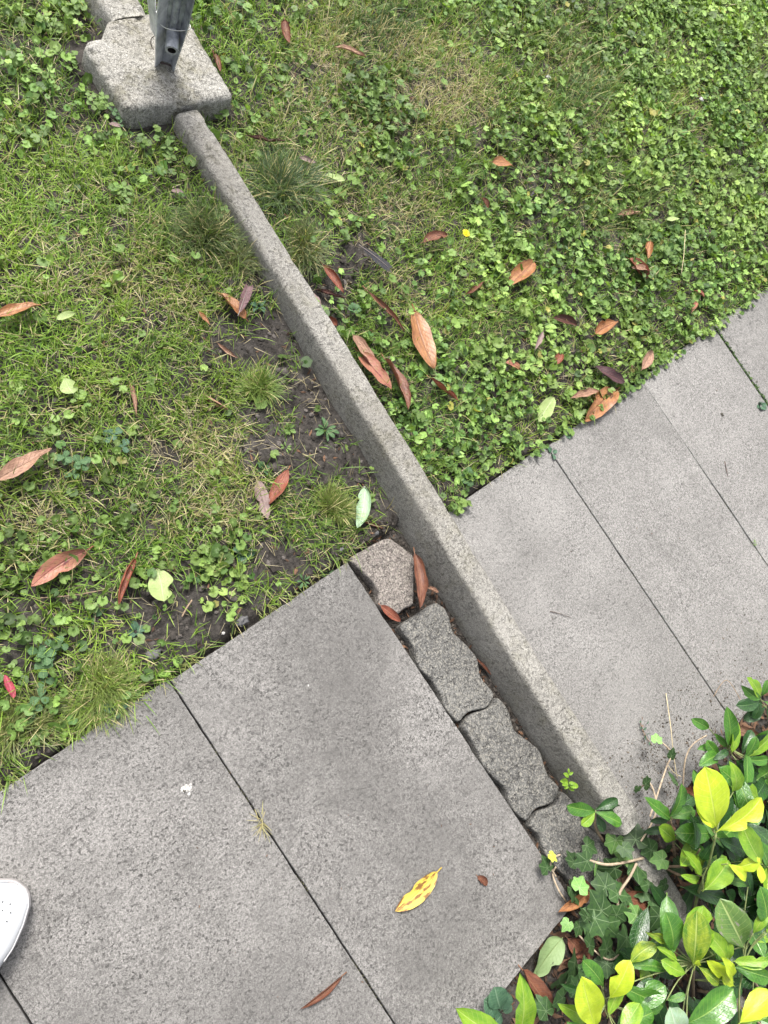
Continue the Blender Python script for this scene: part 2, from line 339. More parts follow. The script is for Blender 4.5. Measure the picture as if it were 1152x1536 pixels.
# ---------------------------------------------------------------- paving slabs
def slab(parent, x0, x1, y0, y1, mat, seed, top=0.0, thick=.045, rag=.0012, gap=lambda side, t: .003, notch=None):
    """one slab with slightly ragged arris; gap(side, t) is how far each side stands back from the joint line"""
    n = 46; pts = []
    def edge(ax, ay, bx, by, side, nxn, nyn, steps):
        for i in range(steps):
            t = i/steps; x = ax+(bx-ax)*t; y = ay+(by-ay)*t
            d = gap(side, t) + rag*abs(fbm((x*30+seed, y*30, side), 1.0, 3)) + rag*.8*max(0, fbm((x*110+seed, y*110, side), 1.0, 2)-.1) + .0045*max(0, fbm((x*13+seed, y*13, side*2), 1.0, 2)-.28)
            if notch: d += notch(side, x, y)
            pts.append((x - nxn*d, y - nyn*d))
    edge(x0, y0, x1, y0, 'bottom'.__len__(), 0, -1, 36); edge(x1, y0, x1, y1, 5, 1, 0, 70); edge(x1, y1, x0, y1, 3, 0, 1, 60); edge(x0, y1, x0, y0, 4, -1, 0, 70)
    N = len(pts); cx = (x0+x1)/2; cy = (y0+y1)/2; V = []; F = []
    for (z, ins) in ((top-thick, 0), (top-.003, 0), (top-.001, .0004), (top, .0014)):
        for (x, y) in pts:
            dx, dy = x-cx, y-cy; V.append((x - math.copysign(min(abs(dx), ins), dx), y - math.copysign(min(abs(dy), ins), dy), z))
    for r in range(3):
        for i in range(N): j = (i+1) % N; F.append((r*N+i, r*N+j, (r+1)*N+j, (r+1)*N+i))
    F.append(tuple(3*N+i for i in range(N)))
    o = mesh('paving_slab', V, F, mat, parent, smooth=False); return o
pavL = tag(empty('pavement', (.25, -.5, 0)), kind='structure'); pavR = tag(empty('pavement', (2.2, -.5, 0)), kind='structure')
def stay(o, parent): o.matrix_parent_inverse = Matrix.Translation(-parent.location); return o
def gapL(side, t): return {6: 0, 5: .0010, 3: 0.0, 4: .0012}[side]
def gapLA(side, t): return {6: 0, 5: .0016 + .0016*t, 3: 0.0, 4: .0026}[side]
for i, (a, b_) in enumerate(((-1.5, -1.0), (-1.0, -.5), (-.5, 0), (0, .4985), (.4985, .99))):
    o = slab(pavL, a, b_, -.985, -.002 if i != 4 else -.008, M_slabL, i*7.7, top=(-.002, 0, .001, 0, .0015)[i], gap=gapL)
    stay(o, pavL)
def notchR(side, x, y):
    if side != 3: return 0
    d = 0
    for (c, w_, dep) in ((1.80, .03, .006), (2.33, .05, .010), (2.42, .03, .016), (2.52, .10, .006), (2.66, .04, .005), (3.0, .05, .005)):
        d += dep*math.exp(-((x-c)/w_)**2)
    return d
def gap1(side, t): return {6: 0, 5: .0012, 3: 0, 4: .0014}[side]
def gap2(side, t):   # joint that closes towards the lawn
    if side == 5: return .0018*(1-sstep(.55, .75, t))
    return {6: 0, 3: 0, 4: .0012}[side]
def gap3(side, t):
    if side == 4: return .0018*sstep(.25, .45, t)
    return {6: 0, 3: 0, 5: .004}[side]
def gap4(side, t): return {6: 0, 5: .003, 3: 0, 4: .004}[side]
for i, (a, b_, g_) in enumerate(((1.222, 1.735, gap1), (1.735, 2.243, gap2), (2.243, 2.733, gap3), (2.733, 3.235, gap4), (3.235, 3.735, gap4), (3.735, 4.235, gap4))):
    o = slab(pavR, a, b_, -1.03, (-.046, -.052, -.036, -.034, -.05, -.045)[i], M_slabR, 50+i*9.1, top=(.0, .001, .0008, .003, .001, 0)[i], gap=g_, notch=notchR)
    stay(o, pavR)

# wavy interlocking pavers, outlines read off in photo pixels on the paving plane
pav = [
 (M_paverR, [(522,838),(553,820),(583,805),(604,820),(623,836),(622,870),(621,907),(608,912),(598,922),(576,916),(568,905),(569,888),(562,876),(545,858)]),
 (M_paverG, [(598,940),(625,922),(654,902),(668,912),(675,926),(679,947),(700,966),(717,986),(721,1016),(744,1041),(731,1063),(703,1067),(688,1085),(667,1062),(663,1043),(648,1019),(628,1001),(621,968)]),
 (M_paverG, [(735,1061),(747,1044),(763,1063),(772,1096),(792,1110),(811,1125),(822,1163),(841,1181),(831,1205),(803,1213),(790,1234),(766,1211),(761,1184),(741,1166),(725,1149),(707,1107),(694,1090),(706,1071)]),
 (M_paverG, [(834,1208),(844,1185),(862,1203),(874,1234),(893,1247),(912,1266),(923,1300),(944,1322),(934,1346),(905,1354),(890,1374),(866,1350),(861,1326),(834,1301),(818,1282),(811,1255),(793,1238),(806,1217)]),
 (M_paverG, [(937,1350),(948,1326),(968,1346),(978,1378),(1000,1394),(1020,1420),(1030,1450),(1000,1490),(960,1480),(940,1440),(915,1405),(894,1377),(908,1358)]),
]
strip = tag(empty('paver_strip', (1.05, -.5, 0)), kind='structure')
for k, (m, px) in enumerate(pav):
    zt = (.001, -.001, -.003, -.008, -.012)[k]
    P = [un(x, y, zt)[:2] for x, y in px]; Q = []
    n = len(P)
    for i in range(n):      # smooth a little
        for j in range(4):
            t = j/4; p0, p1, p2, p3 = P[i-1], P[i], P[(i+1) % n], P[(i+2) % n]
            c = .5*((2*p1)+(p2-p0)*t*.9+(2*p0-5*p1+4*p2-p3)*t*t*.9+(3*p1-p0-3*p2+p3)*t**3*.9) if False else p1*(1-t)+p2*t
            Q.append(c)
    for _ in range(1): Q = [(Q[i-1]+2*Q[i]+Q[(i+1) % len(Q)])/4 for i in range(len(Q))]
    Q = np.array(Q); c = Q.mean(0); N = len(Q)
    Q = np.array([q + (q-c)/np.linalg.norm(q-c)*.0012*fbm((q[0]*90, q[1]*90, k), 1, 2) for q in Q])
    V = []; F = []
    tn = np.roll(Q, -1, 0)-np.roll(Q, 1, 0); nn = np.stack([tn[:, 1], -tn[:, 0]], 1); nn /= np.linalg.norm(nn, axis=1)[:, None]
    if ((Q-c)*nn).sum() < 0: nn = -nn
    for dz, ins in ((-.06, 0), (-.006, 0), (-.0028, .0010), (-.0008, .0026), (0, .0052)):
        for i in range(N): q = Q[i]-nn[i]*ins; V.append((q[0], q[1], zt+dz+.0006*fbm((q[0]*60, q[1]*60, 3), 1, 2)))
    for r in range(4):
        for i in range(N): j = (i+1) % N; F.append((r*N+i, r*N+j, (r+1)*N+j, (r+1)*N+i))
    r0 = 4*N; prev = r0
    for s in (.8, .55, .28):
        st_ = len(V)
        for i in range(N):
            q = c+(Q[i]-nn[i]*.0052-c)*s; V.append((q[0], q[1], zt+.0012*(1-s)+.0012*fbm((q[0]*50, q[1]*50, 9), 1, 2)))
        for i in range(N): j = (i+1) % N; F.append((prev+i, prev+j, st_+j, st_+i))
        prev = st_
    V.append((c[0], c[1], zt+.001)); F += [(prev+i, prev+(i+1) % N, len(V)-1) for i in range(N)]
    stay(mesh('paver', V, F, m, strip), strip)

# ---------------------------------------------------------------- kerb and footing
def kerb_mesh(name, cl, zt, hw=.040, ch=.014, depth=.2, seed=0, endcut=.0, parent=None):
    """cl: centre line (x, y); zt: top height at each point"""
    prof = [(-1.22, -depth), (-1.10, -.08), (-1.04, -.042), (-.98, -ch*1.25), (-.93, -ch*.62), (-.80, -ch*.22), (-.62, -.0012), (-.3, 0), (0, .0004), (.35, 0), (.68, -.0006), (.86, -ch*.15), (.95, -ch*.4), (1.0, -ch*.9), (1.02, -.05), (1.03, -depth)]
    V = []; F = []; m = len(prof); n = len(cl)
    for i, ((x, y), z) in enumerate(zip(cl, zt)):
        a = cl[max(i-1, 0)]; b_ = cl[min(i+1, n-1)]; t = Vector((b_[0]-a[0], b_[1]-a[1])).normalized(); nr = Vector((-t.y, t.x))
        if nr.x < 0: nr = -nr
        es = 1.0
        if endcut:
            e = min(i, n-1-i)
            es = 1-.06*max(0, 1-e/3)
        for (s, dz) in prof:
            q = Vector((x + nr.x*s*hw*es, y + nr.y*s*hw*es, z + dz - (1-es)*.05))
            nz = fbm((q.x*26+seed, q.y*26, q.z*26), 1, 4); n2 = fbm((q.x*120+seed, q.y*120, q.z*120), 1, 2)
            ed = math.exp(-((abs(s)-.95)/.12)**2)
            chip = max(0, fbm((q.y*14+seed, s, 0), 1, 3)-.15)*ed*.006
            dd = .0008*nz + .0004*n2
            V.append((q.x + math.copysign(1, s)*(dd-chip), q.y + .0006*n2, q.z + (dd-chip*.8 if dz > -.03 else 0)))
    for i in range(n-1):
        for k in range(m-1): F.append((i*m+k, i*m+k+1, (i+1)*m+k+1, (i+1)*m+k))
    F.append(tuple(range(m))); F.append(tuple((n-1)*m+k for k in range(m))[::-1])
    return mesh(name, V, F, M_kerb, parent)
KH = .096
def kx(y): return float(np.interp(y, [-.95, -.7, -.47, -.2, .1, .3, .5, .8, 1.15], [1.192, 1.196, 1.199, 1.212, 1.228, 1.236, 1.243, 1.248, 1.256]))
ysk = np.linspace(1.150, -.925, 230)
k1 = kerb_mesh('concrete_kerb', [(kx(y), y) for y in ysk], [KH+float(np.interp(y, [-.95, .3, 1.15], [0, .002, .022])) for y in ysk], hw=.0345, ch=.011, seed=3, endcut=1)
tag(recenter(k1, (kx(.1), .1, 0)), 'long narrow concrete kerb with rounded edge running from the post footing down between lawn and paving', 'kerb')
ys2 = np.linspace(-.962, -1.6, 70)
k2 = kerb_mesh('concrete_kerb', [(kx(-.93)+.012+.03*(y+.96), y) for y in ys2], [.046-.03*(-.96-y) for y in ys2], hw=.036, seed=31, endcut=1)
tag(recenter(k2, (1.2, -1.2, 0)), 'sunken kerb length half hidden under the ivy and laurel leaves', 'kerb')
ys3 = np.linspace(2.6, 1.425, 110)
k3 = kerb_mesh('concrete_kerb', [(1.262+.02*(y-1.4), y) for y in ys3], [.131+.0*y for y in ys3], hw=.052, seed=71, endcut=1); k3.data.materials[0] = M_block
tag(recenter(k3, (1.24, 2.0, 0)), 'stained kerb length starting behind the post footing at the top edge', 'kerb')

def footing():
    bm = bmesh.new(); A, B, C_, D = np.array([1.106,1.180]), np.array([1.402,1.150]), np.array([1.418,1.436]), np.array([1.104,1.428]); n = 44; nzn = 9
    top, bot = .128, -.04; grid = {}
    R_ = .019
    def pos(u, v): return A*(1-u)*(1-v)+B*u*(1-v)+C_*u*v+D*(1-u)*v
    def add(u, v, z):
        p = pos(u, v); q = Vector((p[0], p[1], z))
        # rounded box: pull in near the top edge and vertical corners
        W, Hh = .3, .27; dx = min(u, 1-u)*W; dy = min(v, 1-v)*Hh; dz = top-z
        cx, cy = pos(.5, .5)
        def rd(a, b_):
            if a < R_ and b_ < R_:
                e = math.hypot(R_-a, R_-b_); return max(0, e-R_)/max(e, 1e-6)
            return 0
        k = rd(dx, dz); sx = math.copysign(1, .5-u); sy = math.copysign(1, .5-v)
        if k: q.x += sx*k*(R_-dx)*1.0; q.z -= k*(R_-dz)
        k = rd(dy, dz)
        if k: q.y += sy*k*(R_-dy); q.z -= k*(R_-dz)
        k = rd(dx, dy)
        if k: q.x += sx*k*(R_-dx)*1.3; q.y += sy*k*(R_-dy)*1.3
        # broken back-left corner
        if u < .32 and v > .72: 
            s = max(0, (v-.72)/.28)*max(0, (.32-u)/.32); q.z -= .0*s; q.y -= .045*min(1, s*2.2); q.x += .004*s
        f = fbm((q.x*14, q.y*14, q.z*14), 1, 4); f2 = fbm((q.x*60, q.y*60, q.z*60), 1, 3)
        q.x -= sx*(.0022*f+.001*f2)*(1 if dx < .01 else 0); q.y -= sy*(.0028*f+.001*f2)*(1 if dy < .01 else 0)
        q.z += .0022*f+.0008*f2 if z > top-.02 else 0
        edge = min(dx, dy)
        if z > top-.02 and edge < .02: q.z -= .012*max(0, f2*.6+fbm((q.x*28, q.y*28, 5), 1, 3)-.16)
        if z < top-.02:
            tp = 1+.5*(top-.02-z)   # spreads downward
            q.x = cx+(q.x-cx)*tp; q.y = cy+(q.y-cy)*tp
        # mound of mortar round the post
        r = math.hypot(q.x-1.272, q.y-1.272)
        if z > top-.001: q.z += .006*math.exp(-(r/.045)**2)
        return bm.verts.new(q)
    T = [[add(i/n, j/n, top) for j in range(n+1)] for i in range(n+1)]
    for i in range(n):
        for j in range(n): bm.faces.new((T[i][j], T[i+1][j], T[i+1][j+1], T[i][j+1]))
    ring = [(i, 0) for i in range(n)]+[(n, j) for j in range(n)]+[(i, n) for i in range(n, 0, -1)]+[(0, j) for j in range(n, 0, -1)]
    prev = [T[i][j] for i, j in ring]
    zs = [top-.004, top-.008, top-.013, top-.022, top-.04, top-.07, top-.1, bot]
    for z in zs:
        cur = [add(i/n, j/n, z) for i, j in ring]
        for k in range(len(ring)): l_ = (k+1) % len(ring); bm.faces.new((prev[l_], prev[k], cur[k], cur[l_]))
        prev = cur
    bmesh.ops.recalc_face_normals(bm, faces=bm.faces)
    me = bpy.data.meshes.new('footing'); bm.to_mesh(me); bm.free(); me.polygons.foreach_set('use_smooth', np.ones(len(me.polygons), dtype=bool)); return me
PB = un(249, 97, .130); PB[2] = .130
post = tag(empty('fence_post', (PB[0], PB[1], 0)), 'galvanised steel channel post set in a square worn concrete footing', 'fence post')
def child(o): o.matrix_parent_inverse = Matrix.Translation(-o.parent.location); return o
child(link('footing', footing(), M_block, post))
def plate(name, rows, th, mat, parent):
    """rows: list of lists of points (a sheet), thickened along its local normal"""
    bm = bmesh.new(); G = [[bm.verts.new(tuple(map(float, p))) for p in r] for r in rows]
    for i in range(len(G)-1):
        for j in range(len(G[0])-1): bm.faces.new((G[i][j], G[i][j+1], G[i+1][j+1], G[i+1][j]))
    bmesh.ops.recalc_face_normals(bm, faces=bm.faces)
    me = bpy.data.meshes.new(name); bm.to_mesh(me); bm.free(); o = link(name, me, mat, parent)
    s = o.modifiers.new('thickness', 'SOLIDIFY'); s.thickness = th; s.offset = 0
    b_ = o.modifiers.new('bevel', 'BEVEL'); b_.width = th*.35; b_.segments = 2
    return child(o)
# directions on the footing: right/left as seen, towards the viewer
RT = np.array([.93, .30, 0]); RT = np.array([ROT[0, 0], ROT[1, 0], 0]); RT /= np.linalg.norm(RT); FR = np.array([RT[1], -RT[0], 0])
UPV = np.array([0, 0, 1.0])
def pp(r, f, z): return PB + RT*r + FR*f + UPV*z
zz = [-.01, .03, .07, .11, .15, .22, .4, .7, 1.05]
hwid = lambda z: .0165 + .012*min(1, max(0, z)/.16)
plate('web', [[pp(-hwid(z)*.7, -.006, z), pp(hwid(z)*.7, -.006, z)] for z in zz], .004, M_steel, post)
plate('flange', [[pp(hwid(z)*.72, -.005, z), pp(hwid(z)*1.15, .026*(.55+.45*min(1, max(0, z)/.08)), z)] for z in zz], .004, M_steel, post)['label'] = 'dark bluish right flange'
plate('flange', [[pp(-hwid(z)*.72, -.005, z), pp(-hwid(z)*1.45, .032*(.55+.45*min(1, max(0, z)/.08)), z)] for z in zz], .004, M_galv_lit, post)['label'] = 'galvanised left flange with a lit tone in its colour'
plate('side_bracket', [[pp(-.034-.010*t, .022, .085+.07*t), pp(-.046-.020*t, .004-.005*t, .085+.09*t), pp(-.050-.024*t, -.02, .09+.09*t)] for t in (0, .35, .7, 1, 2, 3.5)], .004, M_galv_lit, post)
def pipe(a, b_, r0, r1, ns, mat, name, parent):
    a = Vector(a); b_ = Vector(b_); d = (b_-a).normalized(); u = d.orthogonal().normalized(); v = d.cross(u); V = []; F = []
    for (c, r) in ((a, r0), (b_, r0), (b_, r1), (a+d*.004, r1)):
        for k in range(ns): t = 2*math.pi*k/ns; V.append(c+(u*math.cos(t)+v*math.sin(t))*r)
    for i in range(3):
        for k in range(ns): F.append((i*ns+k, i*ns+(k+1) % ns, (i+1)*ns+(k+1) % ns, (i+1)*ns+k))
    F.append(tuple(range(ns))); F.append(tuple(3*ns+k for k in range(ns)))
    o = child(mesh(name, V, F, mat, parent, smooth=False)); o.data.materials.append(M_bore)
    for i, p in enumerate(o.data.polygons): p.material_index = 1 if i >= 2*ns and i != 3*ns else 0
    return o
M_bore = plain('shade_inside_pipe', (.022,.018,.016), .9, 0, .2, .4)  # near-black bore: the shade inside the pipe put into its colour
pipe(pp(.002, .006, .100), pp(.005, .050, .088), .0150, .0098, 24, M_steel, 'pipe_stub', post)
pipe(pp(.0, -.001, .09), pp(.0, -.001, 1.05), .009, .006, 16, M_steel, 'inner_rod', post)
ring = [pp(-.002+.040*math.cos(a), .004+.030*math.sin(a), .128+.004*math.sin(a*2)) for a in np.linspace(0, 2*math.pi, 40)]
V, F = tube_vf(ring, .0011, 6); child(mesh('wire', V, F, M_wire, post))
lo = [pp(-.045, .0, .10), pp(-.040, .004, .085), pp(-.037, .008, .075), pp(-.043, .006, .062), pp(-.041, .006, .045), pp(-.034, .008, .036)]
V, F = tube_vf(smooth_path(lo), .0011, 6); child(mesh('loose_wire', V, F, M_rust, post))
plate('rusty_foot', [[pp(-.014, .0, .004), pp(.014, .0, .004)], [pp(-.015, .008, -.003), pp(.016, .008, -.003)], [pp(-.016, .018, -.008), pp(.016, .018, -.008)]], .005, M_rust, post)
# second strand: bracket arm going off to the left at the top
child(tube('tie_bar', [pp(-.04, .0, .17), pp(-.08, -.01, .185), pp(-.16, -.03, .19)], .006, M_steel, post, 8))

# ---------------------------------------------------------------- vegetation density read on the photograph
def fld(px, py, L):
    v = np.zeros_like(px)
    for (cx, cy, rx, ry, a) in L: v = v + a*np.exp(-(((px-cx)/rx)**2+((py-cy)/ry)**2))
    return v
BARE = [(400,510,60,40,.8),(480,620,90,60,.8),(400,690,60,35,.6),(590,760,60,40,1),(300,915,90,40,.9),(230,905,40,40,.6),(430,480,45,40,1),(465,560,32,45,1),(500,655,75,45,1.1),(440,660,45,35,.8),(560,725,50,45,1.2),(600,790,60,30,1.3),(410,840,50,40,1.1),(270,890,60,30,.9),(310,940,75,32,1.2),(220,965,50,25,1),(470,850,35,25,.9),
        (215,495,28,16,1.1),(70,1130,60,22,1.1),(170,985,35,15,.8),(690,740,45,16,1.0),(520,400,40,30,1.0),(495,455,25,40,1.1),(815,275,30,30,.8),(330,530,45,25,.6),(360,620,40,40,.7),(70,610,25,14,.6),(60,400,25,15,.4),(130,120,30,60,.7),(560,370,50,20,.7),
        (600,235,25,18,.5),(455,110,20,15,.7),(380,420,30,30,.7),(290,60,20,20,.2),(45,900,60,15,.6),(160,900,60,22,.5),(20,1010,40,40,.3),(325,180,20,20,.5),(410,600,20,50,.6),(330,500,30,30,.4),(650,640,25,12,.4),(460,740,30,20,.5),(250,190,60,14,.8)]
DRY = [(500,70,50,40,.8),(650,95,60,50,.5),(690,150,60,40,.9),(620,160,60,40,.5),(560,200,60,40,.6),(460,150,60,60,.5),(590,320,60,50,.5),(540,320,50,30,.4),(300,680,80,40,.7),(270,760,60,30,.5),(350,760,50,40,.6),(130,420,100,50,.35),(840,260,40,40,.5),(860,90,60,50,.3),(930,340,30,25,.2),(280,450,60,40,.4),(900,190,50,30,.3),
       (60,780,60,30,.5),(200,400,60,40,.3),(590,420,50,30,.5),(200,1060,30,40,.5),(1030,160,40,60,.35),(610,60,40,20,.4)]
DARKT = [(420,270,50,55,1),(290,350,60,40,1),(560,50,60,30,1),(600,20,40,30,.7),(860,150,60,40,.8),(890,120,40,40,.5),(930,290,70,50,.8),(820,70,40,30,.6),(770,480,50,25,.7),(700,590,40,40,.3),(640,600,30,60,.4),(1000,250,30,40,.5),(960,120,30,40,.5),(650,680,40,30,.6),(990,40,30,30,.4)]
WLEFT = [(50,60,80,70,.8),(60,150,60,60,.5),(170,100,40,90,.9),(150,190,40,30,.5),(60,700,60,50,.6),(70,640,50,40,.3),(90,860,110,45,.6),(40,960,70,50,.9),(130,960,50,30,.5),(330,850,38,48,1.3),(340,900,40,25,.6),(235,945,40,22,.9),(200,760,60,50,.3),(240,230,60,40,.5),(200,290,60,20,.4),(160,640,50,40,.25),(330,430,40,30,.15),(60,1060,30,50,.8),(190,900,60,30,.4),(150,760,40,40,.35),(10,820,30,60,.4),(0,1110,30,30,.5),(290,700,30,20,.2)]
GHOLE = [(860,150,70,50,.7),(930,290,75,55,.6),(690,150,70,55,.7),(600,60,70,50,.6),(770,480,45,22,.6),(640,330,60,60,.55),(700,240,50,40,.45),(500,70,60,50,.5),(590,420,50,40,.5),(980,170,30,40,.4),(420,270,60,70,.9),(830,60,50,40,.4),(1010,170,30,60,.4)]
def maps(x, y, z):
    P = np.stack([x, y, z], -1); px, py = prj(P)
    left = x < 1.235
    bare = np.clip(fld(px, py, BARE), 0, 1)
    bare = np.clip(bare*1.05*(.8+.9*(vn(x, y, 30, 6)-.35)), 0, 1)
    dry = np.clip(fld(px, py, DRY)+.25*(vn(x, y, 12, 7)-.4), 0, 1)
    dark = np.clip(fld(px, py, DARKT), 0, 1)
    wl = np.clip(.05+fld(px, py, WLEFT), 0, 1)*(.5+vn(x, y, 25, 8))
    base = np.interp(px, [350, 520, 700, 820, 1000], [.30, .36, .55, .85, 1.0]) + .5*sstep(.5, 0, y)*sstep(560, 750, px)
    wr = np.clip(base - fld(px, py, GHOLE)+.6*(vn(x, y, 8, 9)-.5), .03, 1)*(.6+.8*vn(x, y, 28, 10))
    weed = np.where(left, wl, wr)
    grass = np.where(left, 1.0-.62*np.clip(wl*1.3, 0, 1), np.clip(1.0-.72*np.clip(wr, 0, 1), .15, 1)+.2*dark)
    return px, py, left, bare, dry, dark, np.clip(weed, 0, 1), np.clip(grass, 0, 1.2)
def onlawn(x, y):
    edge = np.where(x > 1.24, -.040, .004)
    ok = y > edge
    ok &= ~((x > np.interp(y, [-.95, .1, 1.15], [1.155, 1.186, 1.215])) & (x < np.interp(y, [-.95, .1, 1.15], [1.228, 1.264, 1.293])) & (y < 1.2))
    ok &= ~((x > 1.092) & (x < 1.415) & (y > 1.145) & (y < 1.44))
    ok &= ~((x > 1.20) & (x < 1.33) & (y > 1.4))
    return ok
def cand(n, pad=160):
    """random points of the lawn, denser where the photograph shows it larger"""
    x = rng.uniform(-.35, 5.2, n); y = rng.uniform(-.05, 2.3, n); P = np.stack([x, y, np.zeros(n)], -1); px, py = prj(P)
    ok = (px > -pad) & (px < 1152+pad) & (py > -pad) & (py < 1300) & onlawn(x, y); x = x[ok]; y = y[ok]
    return x, y, gz(x, y)
def near(x, y): return np.hypot(np.hypot(x-CAM[0], y-CAM[1]), CAMH)

def blades(name, x, y, z, L, az, lean, curve, wd, col, tipcol, mat=M_blade, parent=None, segs=4):
    """each blade a bent tapering ribbon; lean 0 upright .. 1 flat"""
    n = len(x); ts = np.linspace(0, 1, segs+1)[:-1]; V = []; Cc = []
    dx, dy = np.cos(az), np.sin(az)
    twist = rng.uniform(-.8, .8, n); sx, sy = -np.sin(az+twist), np.cos(az+twist)
    def pt(t):
        ang = lean + curve*t            # angle from vertical grows along the blade
        a2 = lean + curve*t*.5
        hr = L*t*np.sin(a2); vt = L*t*np.cos(a2)
        return x+dx*hr, y+dy*hr, np.maximum(z+vt, z+.001+.003*t)
    for t in ts:
        a, b_, c = pt(t); ww = wd*(1-.35*t-.35*t*t)*.5
        V.append(np.stack([a-sx*ww, b_-sy*ww, c], -1)); V.append(np.stack([a+sx*ww, b_+sy*ww, c], -1))
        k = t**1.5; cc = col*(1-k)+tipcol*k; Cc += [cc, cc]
    a, b_, c = pt(1.0); V.append(np.stack([a, b_, c], -1)); Cc.append(tipcol)
    m = 2*len(ts)+1; V = np.stack(V, 1).reshape(-1, 3); Cc = np.stack(Cc, 1).reshape(-1, 3); b0 = (np.arange(n)*m)[:, None]
    q = [b0+np.array([[2*i, 2*i+1, 2*i+3, 2*i+2]]) for i in range(len(ts)-1)]
    tr = b0+np.array([[m-3, m-2, m-1]])
    return fast_mesh(name, V, q+[tr], mat, Cc, parent)
def lerp(a, b_, t): return np.array(a)[None]*(1-t[:, None])+np.array(b_)[None]*t[:, None]
FINE = globals().get('FINE', 1.0)

# living grass
def grass_layer(name, n, side, scale=1.0):
    x, y, z = cand(n); px, py, left, bare, dry, dark, weed, gr = maps(x, y, z)
    p = gr*(1-bare)*np.clip(1.9*(vn(x, y, 20, 11)*.6+vn(x, y, 47, 3)*.4)-.15, .06, 1.1); p = np.where(left, p, p*.95)
    k = (rng.random(len(x)) < p) & (left if side == 'left' else ~left)
    x, y, z, px, dry, dark, left = x[k], y[k], z[k], px[k], dry[k], dark[k], left[k]; m = len(x)
    L = rng.gamma(6, .0062, m)*scale*(1+.55*dark)*np.where(left, .95, 1.0); L = np.clip(L, .012, .10)
    az = rng.uniform(0, 2*math.pi, m) + 2.5*vn(x, y, 14, 2)
    lean = np.abs(rng.normal(.55, .35, m)); curve = rng.normal(.9, .5, m); wd = rng.uniform(.0014, .0034, m)*(1+.12*(near(x, y)-1.8))
    r = rng.random(m); u = vn(x, y, 6, 3)
    col = lerp((.058,.130,.017), (.185,.300,.040), r**1.15)*(1-.0*u[:, None]); yl = np.clip(.05+.9*(u-.40), 0, 1)*rng.random(m)
    col = col*(1-yl[:, None])+np.array((.28,.34,.05))[None]*yl[:, None]
    dk = (dark*rng.uniform(.5, 1, m))[:, None]; col = col*(1-dk)+np.array((.050,.100,.036))[None]*dk; col = col*(.75+.55*vn(x, y, 3.1, 6))[:, None]
    dr = (rng.random(m) < (.04+.5*dry+.10*vn(x, y, 9, 7)))[:, None]; col = np.where(dr, lerp((.25,.22,.09), (.44,.39,.21), rng.random(m)), col)
    tip = col*1.25+np.array((.02,.02,.004))
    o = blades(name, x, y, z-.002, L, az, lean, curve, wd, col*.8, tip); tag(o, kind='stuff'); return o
def stufftag(o, label, cat): tag(o, label, cat, kind='stuff'); return o
o = grass_layer('grass', int(560000*FINE), 'left'); stufftag(o, 'short mixed lawn grass left of the kerb', 'grass')
o = grass_layer('grass', int(430000*FINE), 'right'); stufftag(o, 'weedy lawn grass right of the kerb', 'grass')
# dead flat thatch
x, y, z = cand(int(190000*FINE)); px, py, left, bare, dry, dark, weed, gr = maps(x, y, z)
k = rng.random(len(x)) < (.10+.75*dry)*(1-bare*.6); x, y, z, left = x[k], y[k], z[k], left[k]; m = len(x)
c = lerp((.13,.105,.055), (.45,.39,.25), rng.random(m))
o = blades('dry_grass', x, y, z+.001+rng.random(m)*.013, rng.uniform(.015, .055, m), rng.uniform(0, 6.283, m), rng.uniform(1.1, 1.6, m), rng.normal(.1, .5, m), rng.uniform(.0009, .002, m), c, c*1.1, segs=3)
stufftag(o, 'dead straw coloured grass matted through the whole lawn', 'dry grass')

